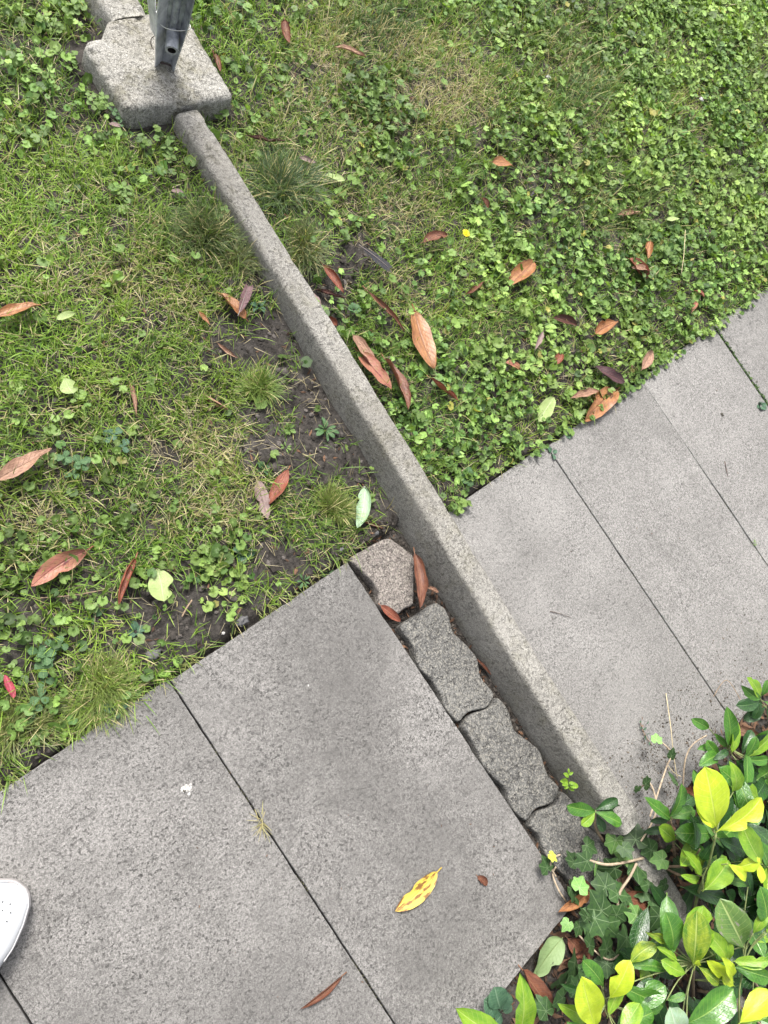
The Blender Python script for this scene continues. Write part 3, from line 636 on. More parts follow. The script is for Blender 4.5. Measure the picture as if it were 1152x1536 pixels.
# small round scalloped leaves (ground cover)
def leaflets(name, x, y, z, r, tilt, az, col, spoke=10, lobes=5, notchk=.5, label=None, stem=True, deep=.16, long=1.0):
    n = len(x); th = np.linspace(-math.pi, math.pi, spoke*2, endpoint=False)+.0001
    rad = (1-deep*(1-np.abs(np.cos(th*lobes/2))))           # scallops
    nt_ = 1-notchk*np.exp(-((np.abs(th)-math.pi)/.35)**2); rad = rad*nt_
    X = rad*np.cos(th)*long; Y = rad*np.sin(th); Zc = .28*(rad**2)*np.abs(np.sin(th*1.0))+.06*np.cos(th*lobes)
    lx = r[:, None]*X[None]; ly = r[:, None]*Y[None]*rng.uniform(.85, 1.1, n)[:, None]; lz = r[:, None]*Zc[None]*rng.uniform(-.3, 1.3, n)[:, None]
    mx = r[:, None]*X[None]*.5; my = ly*.5; mz = lz*.25
    ctr = np.zeros((n, 1)); lx = np.concatenate([ctr-r[:, None]*.35, mx, lx], 1); ly = np.concatenate([ctr, my, ly], 1); lz = np.concatenate([ctr-r[:, None]*.02, mz, lz], 1)
    ct, st_ = np.cos(tilt)[:, None], np.sin(tilt)[:, None]; x2 = lx*ct+lz*st_; z2 = -lx*st_+lz*ct
    ca, sa = np.cos(az)[:, None], np.sin(az)[:, None]; X3 = x2*ca-ly*sa; Y3 = x2*sa+ly*ca
    V = np.stack([x[:, None]+X3, y[:, None]+Y3, z[:, None]+z2], -1); m = V.shape[1]; ns = spoke*2
    shade = np.concatenate([[1.12], np.full(ns, 1.03), np.where(np.abs(np.cos(th*lobes/2)) > .7, .95, .82)])
    Cc = col[:, None, :]*shade[None, :, None]
    b0 = (np.arange(n)*m)[:, None]; ii = np.arange(ns); jj = (ii+1) % ns
    T = (b0[:, :, None]+np.stack([np.zeros(ns, int), 1+ii, 1+jj], -1)[None]).reshape(-1, 3)
    Q = (b0[:, :, None]+np.stack([1+ii, 1+ns+ii, 1+ns+jj, 1+jj], -1)[None]).reshape(-1, 4)
    V = V.reshape(-1, 3); Cc = Cc.reshape(-1, 3)
    if stem:
        a = np.stack([x-np.cos(az)*r*.35, y-np.sin(az)*r*.35, z], -1); bb = np.stack([x-np.cos(az)*r*1.2+rng.normal(0, .004, n), y-np.sin(az)*r*1.2+rng.normal(0, .004, n), z-.02], -1)
        s = np.stack([-np.sin(az), np.cos(az), np.zeros(n)], -1)*.0007
        SV = np.stack([a-s, a+s, bb+s, bb-s], 1).reshape(-1, 3); sc = np.repeat(col*1.1+.02, 4, 0); Q2 = len(V)+(np.arange(n)*4)[:, None]+np.array([[0, 1, 2, 3]])
        V = np.concatenate([V, SV]); Cc = np.concatenate([Cc, sc]); Q = np.concatenate([Q, Q2])
    return fast_mesh(name, V, [T, Q], M_weed, Cc)
def weed_cols(m, u, bright):
    r = rng.random(m); c = lerp((.060,.135,.030), (.235,.365,.090), r); k = (np.clip(u-.25, 0, 1)*rng.random(m))[:, None]*1.3
    c = c*(1-k)+np.array((.32,.44,.11))[None]*k
    y_ = (rng.random(m) < .012)[:, None]; c = np.where(y_, np.array((.34,.32,.08))[None]*np.ones((m, 1)), c)
    return c*bright[:, None]
def weed_layer(name, n, side, spoke, lobes, rlo, rhi, sel, zlo=.008, zhi=.034, deep=.16, notchk=.5, long=1.0):
    x, y, z = cand(n); px, py, left, bare, dry, dark, weed, gr = maps(x, y, z)
    cl = np.clip((vn(x, y, 17, 4)*.65+vn(x, y, 45, 2)*.35-.27)*2.2, 0, 1.2)
    p = weed*(.08+1.2*cl)*(1-.75*bare)*sel(x, y)
    k = (rng.random(len(x)) < p) & (left if side == 'left' else ~left); x, y, z, px = x[k], y[k], z[k], px[k]; m = len(x)
    r = rng.uniform(rlo, rhi, m)*(1+.35*(rng.random(m) < .12))*np.interp(near(x, y), [1.8, 3.6], [1, 1.12])
    h = zlo+(zhi-zlo)*rng.random(m)**1.1
    bright = np.interp(px, [0, 600, 900, 1152], [1.0, 1.0, 1.0, 1.1])*rng.uniform(.42, 1.2, m)*(.72+.6*vn(x, y, 2.6, 1))
    tilt = rng.normal(.05, .65, m); az = rng.uniform(0, 6.283, m)
    return leaflets(name, x, y, z+h, r, tilt, az, weed_cols(m, vn(x, y, 5, 5), bright), spoke, lobes, notchk, deep=deep, long=long)
one = lambda x, y: np.ones_like(x)
spA = lambda x, y: .35+.9*(vn(x, y, 4, 9) > .42); spB = lambda x, y: 1.0*(vn(x, y, 4, 9) < .55)
o = weed_layer('ground_cover', int(84000*FINE), 'right', 6, 7, .0055, .0148, spA, .004, .036, .24, .65); stufftag(o, 'creeping round leaved weed covering the lawn right of the kerb', 'ground cover')
o = weed_layer('ground_cover', int(46000*FINE), 'right', 6, 5, .0055, .0115, spB, .01, .042, .34, .3, 1.15); stufftag(o, 'small lobed bright green weed leaves right of the kerb', 'ground cover')
o = weed_layer('ground_cover', int(85000*FINE), 'left', 6, 7, .006, .0135, one, .006, .034, .24, .6); stufftag(o, 'creeping round leaved weed in patches left of the kerb', 'ground cover')

n = 520; x = rng.uniform(1.32, 4.4, n); y = rng.uniform(-.062, -.030, n); k = rng.random(n) < np.clip((vn(x, y, 12, 3)-.3)*2.5, 0, 1); x, y = x[k], y[k]; m = len(x)
o = leaflets('edge_weed', x, y, rng.uniform(.004, .022, m), rng.uniform(.006, .013, m), rng.normal(0, .4, m), rng.uniform(0, 6.28, m), weed_cols(m, vn(x, y, 5, 5), rng.uniform(.7, 1, m)), 6, 7, .5); stufftag(o, 'round weed leaves creeping over the edge of the right pavement', 'ground cover')
n = 900; x = rng.uniform(0, 1.0, n); y = rng.uniform(-.012, .012, n); bb = maps(x, y+.02, y*0)[3]; k = rng.random(n) < (1-bb)*np.clip(vn(x, y, 18, 5)*1.6-.2, .05, 1); x, y = x[k], y[k]; n = len(x); az_ = rng.uniform(-2.6, -.5, n); r0 = rng.random(n)[:, None]
o = blades('edge_grass', x, y+.008, gz(x, y+.01), rng.uniform(.015, .04, n), az_, rng.uniform(.5, 1.2, n), rng.normal(.6, .4, n), rng.uniform(.0013, .0026, n), lerp((.06,.12,.016), (.3,.3,.1), rng.random(n)), lerp((.1,.18,.03), (.36,.34,.14), rng.random(n)))
stufftag(o, 'grass blades leaning over the edge of the left pavement', 'grass')
# moss and grit lodged in the joints
def joint_fill(xj, y0, y1, n, k):
    y = rng.uniform(y0, y1, n); kk = vn(y*0+xj, y, 14, k) > .45; y = y[kk]; m = len(y); r = rng.uniform(.0008, .0026, m); x = xj+rng.normal(0, .0012, m)
    o = rocks('joint_grit', x, y, np.full(m, -.004)+rng.uniform(-.003, .0025, m), r, lerp((.02,.02,.014), (.09,.09,.05), rng.random(m)**1.5)); stufftag(o, 'grit and moss lodged in a joint between slabs', 'grit')
def add_joints():
    for j, (xj, y0, y1) in enumerate(((.0, -.9, 0), (.4985, -.95, 0), (1.735, -1.0, -.05), (2.243, -1.0, -.25), (2.733, -1.0, -.04), (3.235, -1.0, -.04))): joint_fill(xj, y0, y1, 420, j)

# soil crumbs and grit
ico = bmesh.new(); bmesh.ops.create_icosphere(ico, subdivisions=1, radius=1); IV = np.array([v.co[:] for v in ico.verts]); ico.verts.index_update(); IF = np.array([[v.index for v in f.verts] for f in ico.faces]); ico.free()
def rocks(name, x, y, z, r, col, mat=M_crumb):
    n = len(x); sc = rng.uniform(.6, 1.2, (n, 1, 3))*np.array([1, 1, .7])[None, None]; a = rng.uniform(0, 6.28, n); jit = 1+rng.normal(0, .16, (n, len(IV), 1))
    V = IV[None]*sc*r[:, None, None]*jit; c, s = np.cos(a)[:, None], np.sin(a)[:, None]
    V = np.stack([V[..., 0]*c-V[..., 1]*s+x[:, None], V[..., 0]*s+V[..., 1]*c+y[:, None], V[..., 2]+z[:, None]], -1)
    F = ((np.arange(n)*len(IV))[:, None, None]+IF[None]).reshape(-1, 3)
    o = fast_mesh(name, V.reshape(-1, 3), [F], mat, np.repeat(col, len(IV), 0)); o.data.polygons.foreach_set('use_smooth', np.zeros(len(o.data.polygons), dtype=bool)); return o
x, y, z = cand(int(60000*FINE)); px, py, left, bare, *_ = maps(x, y, z); k = rng.random(len(x)) < .02+bare*.95; x, y, z = x[k], y[k], z[k]; m = len(x)
r = np.clip(rng.gamma(1.7, .0019, m), .0009, .012); o = rocks('soil_crumbs', x, y, z+r*.2, r, lerp((.018,.015,.012), (.135,.12,.11), rng.random(m)**2)); stufftag(o, 'dark crumbs of soil on the bare patches of the lawn', 'soil')
add_joints()
# grit in the strip beside the pavers and in the planting bed
n = 16000; x = rng.uniform(.95, 1.24, n); y = rng.uniform(-1.05, .03, n); k = x < np.interp(y, [-1, 1.2], [1.148, 1.20]); x, y = x[k], y[k]; m = len(x)
r = np.clip(rng.gamma(2.0, .0011, m), .0008, .006); z = gz(x, y); o = rocks('grit', x, y, z+r*.3, r, lerp((.028,.024,.02), (.12,.105,.09), rng.random(m)**2)); stufftag(o, 'dark grit and soil filling the strip beside the pavers', 'soil')
n = 7500; x = rng.uniform(1.25, 2.1, n); y = -1.03+.22*rng.random(n)**2.2; k = rng.random(n) < np.clip(1.3-(x-1.25)*1.2, .25, 1)*vn(x, y, 20, 6)*1.5; x, y = x[k], y[k]; m = len(x); r = np.clip(rng.gamma(1.5, .0006, m), .0004, .0028)
o = rocks('grit', x, y, r*.3+.001, r, lerp((.04,.033,.026), (.17,.14,.11), rng.random(m)**1.2)); stufftag(o, 'soil crumbs washed over the lower end of the right slabs', 'grit')
n = 14000; x = rng.uniform(.3, 2.4, n); y = rng.uniform(-1.7, -1.0, n); r = np.clip(rng.gamma(2, .0016, n), .001, .009)
o = rocks('bed_soil', x, y, gz(x, y)+r*.3, r, lerp((.025,.02,.016), (.10,.07,.045), rng.random(n)**2)); stufftag(o, 'loose dark soil under the ivy and laurel', 'soil')

def flakes(name, x, y, z, r, col):
    n = len(x); th = np.array([0, .7, 1.9, 3.14, 4.3, 5.5]); m = 7; rad = rng.uniform(.35, 1, (n, 6)); rad[:, 0] = 1.3; rad[:, 3] = 1.3
    lx = np.concatenate([np.zeros((n, 1)), rad*np.cos(th)], 1)*r[:, None]; ly = np.concatenate([np.zeros((n, 1)), rad*np.sin(th)*.6], 1)*r[:, None]
    a = rng.uniform(0, 6.28, n)[:, None]; tx, ty = rng.normal(0, .35, (2, n, 1)); X = lx*np.cos(a)-ly*np.sin(a); Y = lx*np.sin(a)+ly*np.cos(a); Z = X*tx+Y*ty+np.concatenate([np.full((n, 1), .2), rng.normal(0, .12, (n, 6))], 1)*r[:, None]
    V = np.stack([x[:, None]+X, y[:, None]+Y, z[:, None]+Z+r[:, None]*.2], -1).reshape(-1, 3); i = np.arange(6)
    T = ((np.arange(n)*7)[:, None, None]+np.stack([0*i, 1+i, 1+(i+1) % 6], -1)[None]).reshape(-1, 3)
    return fast_mesh(name, V, [T], M_crumb, np.repeat(col, 7, 0))
brc = lambda n: lerp((.035,.02,.014), (.20,.11,.065), rng.random(n)**1.3)
x, y, z = cand(9000); px, py, left, bare, dry, dark, weed, gr = maps(x, y, z); k = rng.random(len(x)) < .25+.6*bare; x, y, z = x[k], y[k], z[k]
o = flakes('leaf_litter', x, y, z+rng.random(len(x))*.012*(1-bare[k]), rng.uniform(.0025, .0085, len(x)), brc(len(x))); stufftag(o, 'small brown dead leaf flakes scattered in the lawn', 'leaf litter')
n = 2600; x = rng.uniform(.35, 2.4, n); y = rng.uniform(-1.65, -1.0, n); o = flakes('leaf_litter', x, y, gz(x, y)+.002, rng.uniform(.004, .02, n), brc(n)); stufftag(o, 'brown dead leaf litter under the laurel and ivy', 'leaf litter')
n = 700; x = rng.uniform(.97, 1.2, n); y = rng.uniform(-1.0, .01, n); k = x < np.interp(y, [-1, 1.2], [1.148, 1.20]); x, y = x[k], y[k]; o = flakes('leaf_litter', x, y, gz(x, y)+.003, rng.uniform(.003, .009, len(x)), brc(len(x))); stufftag(o, 'brown flakes caught in the gaps beside the pavers', 'leaf litter')
n = 130; x = np.concatenate([rng.uniform(.0, .98, n//2), rng.uniform(1.3, 3.2, n//2)]); y = rng.uniform(-.95, -.06, len(x)); k = rng.random(len(x)) < np.clip(-y*1.2, .25, 1); x, y = x[k], y[k]
o = flakes('pavement_specks', x, y, np.full(len(x), .0015), rng.uniform(.0012, .0032, len(x)), brc(len(x))); stufftag(o, 'tiny dark specks of dirt lying on the pavement slabs', 'dirt')

# ---------------------------------------------------------------- tufts of grass that stand out singly
def tuft(px, py, n, rad, Lm, c0, c1, drybase, label, leanm=.75, zoff=0.0, group=None, azr=None, fan=1.0):
    n = int(n*1.35); p = un(px, py, 0); zc = gz1(p[0], p[1])+zoff; p = un(px, py, zc); a = rng.uniform(0, 6.283, n); rr = rad*np.sqrt(rng.random(n))
    if azr: a = rng.uniform(*azr, n)
    nc = 9; ca_ = rng.uniform(0, 6.283, nc); cr_ = rad*np.sqrt(rng.random(nc)); ci = rng.integers(0, nc, n); cx_ = cr_*np.cos(ca_); cy_ = cr_*np.sin(ca_)*rng.uniform(.6, 1)
    x = cx_[ci]+rng.normal(0, rad*.16, n); y = cy_[ci]+rng.normal(0, rad*.16, n); a = np.arctan2(y, x)*.5+ca_[ci]*.3+rng.normal(0, 1.0, n); rr = np.hypot(x, y); L = np.clip(rng.normal(Lm, Lm*.25, n), Lm*.3, Lm*1.6)
    az = np.arctan2(y, x)+rng.normal(0, .9, n)+.5*np.sin(ca_[ci]*3); wdir = random.uniform(0, 6.28); az = np.where(rng.random(n) < .4, wdir+rng.normal(0, .7, n), az); lean = np.clip((rr/rad)*leanm*fan*.75+rng.normal(.15, .28, n), 0, 1.4); cv = rng.normal(.9, .5, n)
    col = lerp(c0, c1, rng.random(n)); dr = (rng.random(n) < .12)[:, None]; col = np.where(dr, np.array((.38,.33,.17))[None], col); base = col*(1-drybase)+np.array((.36,.31,.17))[None]*drybase
    z = (gz(x+p[0], y+p[1])-zc)*0
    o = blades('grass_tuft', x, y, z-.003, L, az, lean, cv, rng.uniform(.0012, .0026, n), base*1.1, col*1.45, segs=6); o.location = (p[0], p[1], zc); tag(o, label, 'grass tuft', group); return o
tuft(388, 578, 420, .030, .050, (.06,.12,.02), (.14,.20,.04), .15, 'bright green grass tuft on bare soil left of the kerb, above the small rosette weed')
tuft(495, 760, 480, .034, .050, (.055,.10,.018), (.15,.19,.04), .25, 'grass tuft just left of the mint green fallen leaf')
tuft(150, 1030, 1000, .048, .052, (.05,.10,.015), (.13,.19,.03), .4, 'big grass tuft with straw base hanging over the left pavement edge', 1.0)
tuft(425, 285, 900, .062, .075, (.03,.06,.025), (.075,.115,.05), .1, 'dark long bladed grass tuft right of the kerb near the footing', .9)
tuft(450, 370, 500, .05, .062, (.03,.06,.02), (.09,.12,.04), .25, 'brownish grass tuft right of the kerb beside the black feather', .9)
tuft(310, 350, 800, .055, .060, (.03,.06,.022), (.085,.115,.04), .2, 'dark grass tuft leaning against the left side of the kerb', .9)
tuft(360, 395, 500, .035, .050, (.035,.065,.022), (.10,.13,.05), .3, 'grass tuft against the kerb above the purplish feather', .9)
tuft(393, 1232, 17, .010, .034, (.22,.22,.09), (.30,.26,.15), .35, 'tiny dried straw tuft growing in the joint between two left slabs', 1.3, .036)
tuft(30, 1080, 450, .05, .05, (.05,.09,.02), (.14,.17,.05), .35, 'yellowing grass tuft at the left edge of the photo above the pavement')

# ---------------------------------------------------------------- leaves
PROF = {'lance': (.85, .95), 'ell': (.62, .75), 'obov': (1.05, .62), 'ovate': (.55, .95), 'round': (.5, .5)}
def leaf(name, base, tip, width, mat, parent=None, prof='ell', up=(0,0,1), roll=0.0, fold=.25, arch=.06, curl=0.0, wave=.03, rag=0.0, nl=14, ns=3, pet=0.0, seed=0, bite=None, twist=0.0):
    base = Vector(tuple(map(float, base))); tip = Vector(tuple(map(float, tip))); a = tip-base; L = a.length; ax = a.normalized()
    n = Vector(up); n = (n-ax*n.dot(ax)); n = n.normalized() if n.length > 1e-3 else ax.orthogonal().normalized()
    n = Matrix.Rotation(roll, 3, ax) @ n; s = ax.cross(n); pa, pb = PROF[prof]
    tm = pa/(pa+pb); mx = tm**pa*(1-tm)**pb; V = []; UV = []; F = []
    W = width*L*.5; side_ = .05*math.sin(seed*5.1)*(1 if twist else .5)
    for i in range(nl+1):
        t = i/nl; tt = min(max(t, .0), 1); pr = (tt**pa*(1-tt)**pb)/mx; pr = max(pr, .02 if t < 1 else .004)
        for j in range(-ns, ns+1):
            q = j/ns; wv = W*pr; k = 1.0
            if abs(q) == 1 and rag: k = 1-rag*abs(noise.noise(Vector((t*23+seed, q*3, seed))))*1.6
            if bite and abs(q) > .4 and bite[0] == math.copysign(1, q): k *= 1-bite[3]*math.exp(-((t-bite[1])/bite[2])**2)*((abs(q)-.4)/.6)
            if curl: th = q*curl; lat = wv*math.sin(th)/max(curl, .01)*k; up_ = wv*(1-math.cos(th))/max(curl, .01)
            else: lat = wv*q*math.cos(fold)*k; up_ = abs(q)*wv*math.sin(fold)*k
            wz = wave*L*noise.noise(Vector((t*3.2+seed*3.1, q*1.2, seed*1.7)))*min(1, abs(q)+.2) + wave*.5*L*math.sin(t*17+seed)*abs(q)**2*.5
            ca, sa = math.cos(twist*(t-.5)), math.sin(twist*(t-.5)); n2 = n*ca+s*sa; s2 = s*ca-n*sa; bow = side_*L*4*t*(1-t)
            P = base+ax*(L*t)+n*(arch*L*4*t*(1-t))+n2*(up_+wz)+s2*lat+s*bow
            V.append(P); UV.append((t, q*.5+.5))
    m = 2*ns+1
    for i in range(nl):
        for j in range(m-1): F.append((i*m+j, i*m+j+1, (i+1)*m+j+1, (i+1)*m+j))
    if pet:
        b0 = len(V); r = max(.0009, .012*L)
        for (d, rr) in ((.02, r*.8), (-pet, r)):
            c = base+ax*(L*d)-n*(0.0 if d > 0 else pet*L*.15)
            for k in range(4): an = k*math.pi/2; V.append(c+(s*math.cos(an)+n*math.sin(an))*rr); UV.append((0, .5))
        for k in range(4): F.append((b0+k, b0+(k+1) % 4, b0+4+(k+1) % 4, b0+4+k))
        F.append((b0+4, b0+5, b0+6, b0+7))
    return mesh(name, V, F, mat, parent, UV)
# fallen leaves: x1 y1 x2 y2 (stalk end, tip), width, material, shape, height above the ground, roll, curl, arch, label
G_ = 'fallen leaves'
FL = [
 (-12,478,62,457,.34,'orange','lance',.030,.35,.7,.05,'light orange fallen leaf cut by the left edge of the photo above the feather level'),
 (-10,722,77,672,.30,'tan','lance',.032,.3,.5,.05,'pinkish tan fallen leaf at the left edge of the photo with a raised tip'),
 (131,825,46,880,.36,'pink','ell',.032,.25,.5,.06,'large smooth pink fallen leaf with orange end on the lower left lawn'),
 (204,836,178,908,.34,'red','ell',.028,.2,1.6,.10,'curled rusty red fallen leaf right of the large pink leaf'),
 (246,902,236,853,.78,'paleg','ell',.028,.1,.3,.03,'yellow green fallen leaf with torn bitten side near the left pavement'),
 (20,1048,7,1012,.42,'magenta','ell',.028,.3,.9,.06,'small magenta pink fallen leaf at the left edge beside the big tuft'),
 (85,480,113,469,.36,'paleg','ell',.026,.2,.3,.05,'small light green fallen leaf lying in the left lawn'),
 (110,590,97,567,1.0,'paleg','ovate',.026,-.2,.2,.03,'pale green triangular leaf scrap on the left lawn'),
 (193,570,205,625,.20,'tan','lance',.026,.4,1.4,.06,'narrow dry tan fallen leaf in the middle of the left lawn'),
 (369,478,325,438,.44,'orange','ell',.018,.35,.7,.05,'orange brown fallen leaf crossed by a purplish feather left of the kerb'),
 (299,466,315,488,.30,'orange','lance',.016,.2,.9,.05,'small narrow orange leaf left of the feather and kerb'),
 (326,514,358,537,.28,'tan','lance',.010,.3,1.2,.06,'dull tan curled leaf on soil above the bright green tuft'),
 (303,590,343,615,.50,'tan','ell',.014,.5,1.9,.16,'crumpled tan fallen leaf left of the bright green tuft'),
 (386,720,402,779,.36,'grey','ell',.012,.1,.5,.02,'greyish pink fallen leaf overlapping an orange red leaf'),
 (432,704,403,757,.34,'red','lance',.022,.3,.4,.04,'orange red fallen leaf leaning over the greyish pink leaf'),
 (547,731,536,792,.34,'mint','ell',.020,.3,.5,.06,'mint green fallen leaf right of a grass tuft by the kerb'),
 (545,783,576,793,.26,'brown','lance',.006,.4,1.2,.05,'little red brown leaf on soil below the mint green leaf'),
 (622,830,630,913,.30,'brown','ell',.030,.0,.9,.05,'glossy brown leaf lying between the reddish paver and the kerb'),
 (571,908,601,932,.42,'red','ell',.008,.3,.8,.06,'reddish leaf on the joint below the reddish paver'),
 (492,475,506,488,.7,'red','ell',.02,.4,.8,.05,'tiny orange red leaf touching the right side of the kerb'),
 (622,465,652,553,.38,'orange','ell',.040,.1,.35,.03,'large pale orange brown leaf lying flat above the torn leaf cluster'),
 (530,503,564,556,.42,'tan','ell',.036,-.2,.7,.05,'upper orange leaf of the torn cluster right of the kerb'),
 (538,528,588,585,.42,'pink','ell',.040,.0,.6,.03,'pinkish brown torn leaf in the middle of the cluster right of the kerb'),
 (577,538,613,614,.34,'brown','ell',.036,-.5,.9,.06,'folded dark brown lowest leaf of the cluster right of the kerb'),
 (646,567,690,602,.28,'red','lance',.036,.3,1.3,.12,'red brown curled leaf below the large pale orange leaf'),
 (551,436,606,497,.17,'brown','lance',.036,.4,1.2,.06,'thin dark red leaf edge pointing down to the large pale leaf'),
 (484,397,516,441,.32,'red','lance',.030,-.5,1.0,.08,'reddish brown upright leaf beside the kerb below the black feather'),
 (474,434,519,447,.30,'darkbrown','lance',.020,.4,1.1,.08,'dark red curled leaf beside the kerb under the reddish brown one'),
 (470,440,481,462,.36,'grey','lance',.018,.2,.8,.05,'faded grey brown leaf scrap pressed against the right of the kerb'),
 (370,203,428,210,.24,'darkbrown','lance',.040,.6,1.1,.12,'dark red curled leaf near the right corner of the post footing'),
 (427,30,434,66,.45,'brown','ell',.036,.3,1.1,.05,'brown upright leaf in the grass near the top of the photo'),
 (503,70,549,86,.34,'tan','lance',.036,.2,.9,.05,'pinkish brown leaf in a dry grass patch near the top'),
 (318,76,331,108,.40,'brown','ell',.03,.3,1.2,.05,'brown leaf tucked against the right side of the footing'),
 (738,243,771,250,.48,'orange','ell',.036,.1,.5,.04,'roundish orange leaf in the upper middle of the right lawn'),
 (722,297,733,312,.7,'brown','ell',.03,.3,1.0,.05,'tiny brown leaf below the roundish orange leaf'),
 (635,363,671,352,.44,'brown','ell',.034,.1,.8,.05,'brown leaf left of the dandelion flower'),
 (765,428,801,392,.46,'orange','ell',.030,.2,.8,.04,'orange brown leaf half covered by weeds below the dandelion'),
 (698,441,727,421,.26,'brown','lance',.034,.4,1.2,.08,'thin brown curled leaf left of the half covered orange leaf'),
 (976,362,972,388,.45,'orange','ell',.036,.3,1.1,.06,'top orange leaf of the small cluster in the far right lawn'),
 (943,388,972,416,.60,'red','round',.030,.2,.8,.06,'red lowest leaf of the small cluster in the far right lawn'),
 (948,401,977,407,.42,'tan','lance',.042,.2,.7,.05,'pale tan leaf across the small cluster in the far right lawn'),
 (1043,436,1056,446,.8,'red','ell',.034,.2,.8,.05,'small red leaf near the right pavement edge'),
 (1038,468,1046,452,.36,'pink','lance',.03,.2,.9,.05,'small pink leaf sliver just below the small red one'),
 (892,502,928,482,.52,'orange','ovate',.034,-.2,1.1,.05,'broad orange brown leaf above the right pavement'),
 (830,476,866,488,.38,'darkbrown','ell',.030,.3,.9,.06,'dark brown leaf left of the broad orange brown leaf'),
 (759,544,782,552,.55,'pink','ell',.024,.2,.5,.04,'small pinkish leaf among weeds above the pale green leaf'),
 (828,545,845,531,.6,'red','ell',.026,.2,.8,.04,'small red brown leaf among weeds above the purple leaf'),
 (892,551,938,573,.40,'purple','ell',.036,.1,.6,.08,'dark purple glossy leaf near the right pavement edge'),
 (926,585,876,632,.34,'orange','ell',.050,.1,.5,.04,'orange leaf lying over the edge of the right pavement'),
 (857,597,899,587,.30,'tan','lance',.042,.3,.9,.06,'dull tan leaf tucked behind the orange leaf on the slab edge'),
 (808,632,832,596,.46,'paleg','ell',.024,.1,.3,.03,'pale green leaf among weeds near the right pavement edge'),
 (962,555,980,527,.38,'tan','lance',.042,.2,.6,.05,'small tan leaf pointing at the chipped slab edge'),
 (803,524,815,497,.26,'grey','lance',.036,.2,.9,.05,'thin whitish leaf sliver above the pale green leaf'),
 (927,322,961,318,.32,'tan','lance',.034,.3,1.1,.06,'brown curled leaf in the upper right lawn'),
 (998,329,1020,328,.34,'paleg','lance',.036,.1,.5,.04,'small pale cream leaf in the upper right lawn'),
 (489,263,518,270,.50,'paleg','ell',.022,.1,.4,.04,'light green broad leaf in the grass right of the kerb top'),
 (257,286,276,290,.6,'grey','ell',.022,.2,.6,.05,'small purplish grey leaf left of the upper kerb'),
 (449,236,474,244,.45,'grey','ell',.028,.2,.8,.05,'grey brown dull leaf near the dark tuft'),
 (163,186,185,190,.42,'grey','lance',.02,.1,.4,.03,'small pale grey leaf left of the post footing'),
 (656,1308,593,1367,.33,'spotyellow','ell',.006,.05,.25,.02,'yellow leaf with brown blotches lying on the pavement'),
 (513,1464,450,1514,.24,'brown','lance',.006,.2,1.5,.03,'curled brown leaf near the bottom of the pavement'),
 (716,1314,731,1328,.7,'brown','ell',.003,.1,.9,.05,'tiny brown leaf alone on the pavement right of the yellow leaf'),
 (715,988,737,1013,.20,'brown','lance',-.02,.3,1.0,.05,'thin brown leaf in the gap between paver and kerb'),
 (641,882,658,889,.6,'tan','ell',-.012,.3,1.0,.05,'tan leaf scrap in the gap beside the glossy brown leaf'),
 (752,1085,775,1108,.16,'brown','lance',-.022,.3,1.0,.05,'brown sliver in the gap beside the third paver'),
 (843,1408,800,1467,.56,'undergreen','ell',.030,-.05,.35,.05,'pale green leaf lying underside up below the slab corner'),
 (784,1455,832,1518,.40,'brown','ell',.016,.1,.7,.05,'large brown leaf behind the upright bright green leaf'),
 (886,1338,837,1369,.30,'orange','lance',.018,.2,.9,.06,'orange brown leaf sticking out of the ivy at the slab corner'),
 (855,1320,892,1338,.36,'darkbrown','lance',.012,.2,.9,.06,'dark brown leaf under the ivy at the slab corner'),
 (928,1345,990,1370,.40,'brown','ell',.020,.2,.8,.05,'long dark brown leaf among ivy below the kerb end'),
 (985,1352,1040,1386,.30,'darkbrown','ell',.016,.2,.8,.05,'dark brown leaf under the laurel right of the sunken kerb'),
 (852,1408,884,1442,.66,'brown','ell',.014,.1,.6,.04,'mottled brown leaf under ivy near the pale underside leaf'),
 (845,1445,885,1425,.34,'darkbrown','lance',.012,.1,.8,.04,'dark leaf below the mottled brown leaf'),
 (1028,1182,1058,1202,.6,'brown','ell',.02,.1,.9,.05,'brown leaf behind the bright yellow laurel leaves'),
 (1070,1085,1082,1122,.5,'orange','ell',.02,.1,.9,.05,'orange dry leaf between the upper laurel sprigs'),
 (1095,1092,1142,1108,.4,'tan','ell',.025,.1,.9,.05,'tan dry leaf under the upper right laurel sprig'),
 (906,1372,946,1358,.22,'orange','lance',.035,.3,1.3,.1,'small bright orange curled leaf on top of the ivy'),
 (1128,1195,1152,1210,.5,'brown','ell',.03,.1,.7,.05,'brown dead leaf at the right edge under the laurel'),
 (860,1470,880,1500,.3,'brown','lance',.02,.1,.9,.05,'narrow brown leaf by the yellow upright laurel leaf'),
]
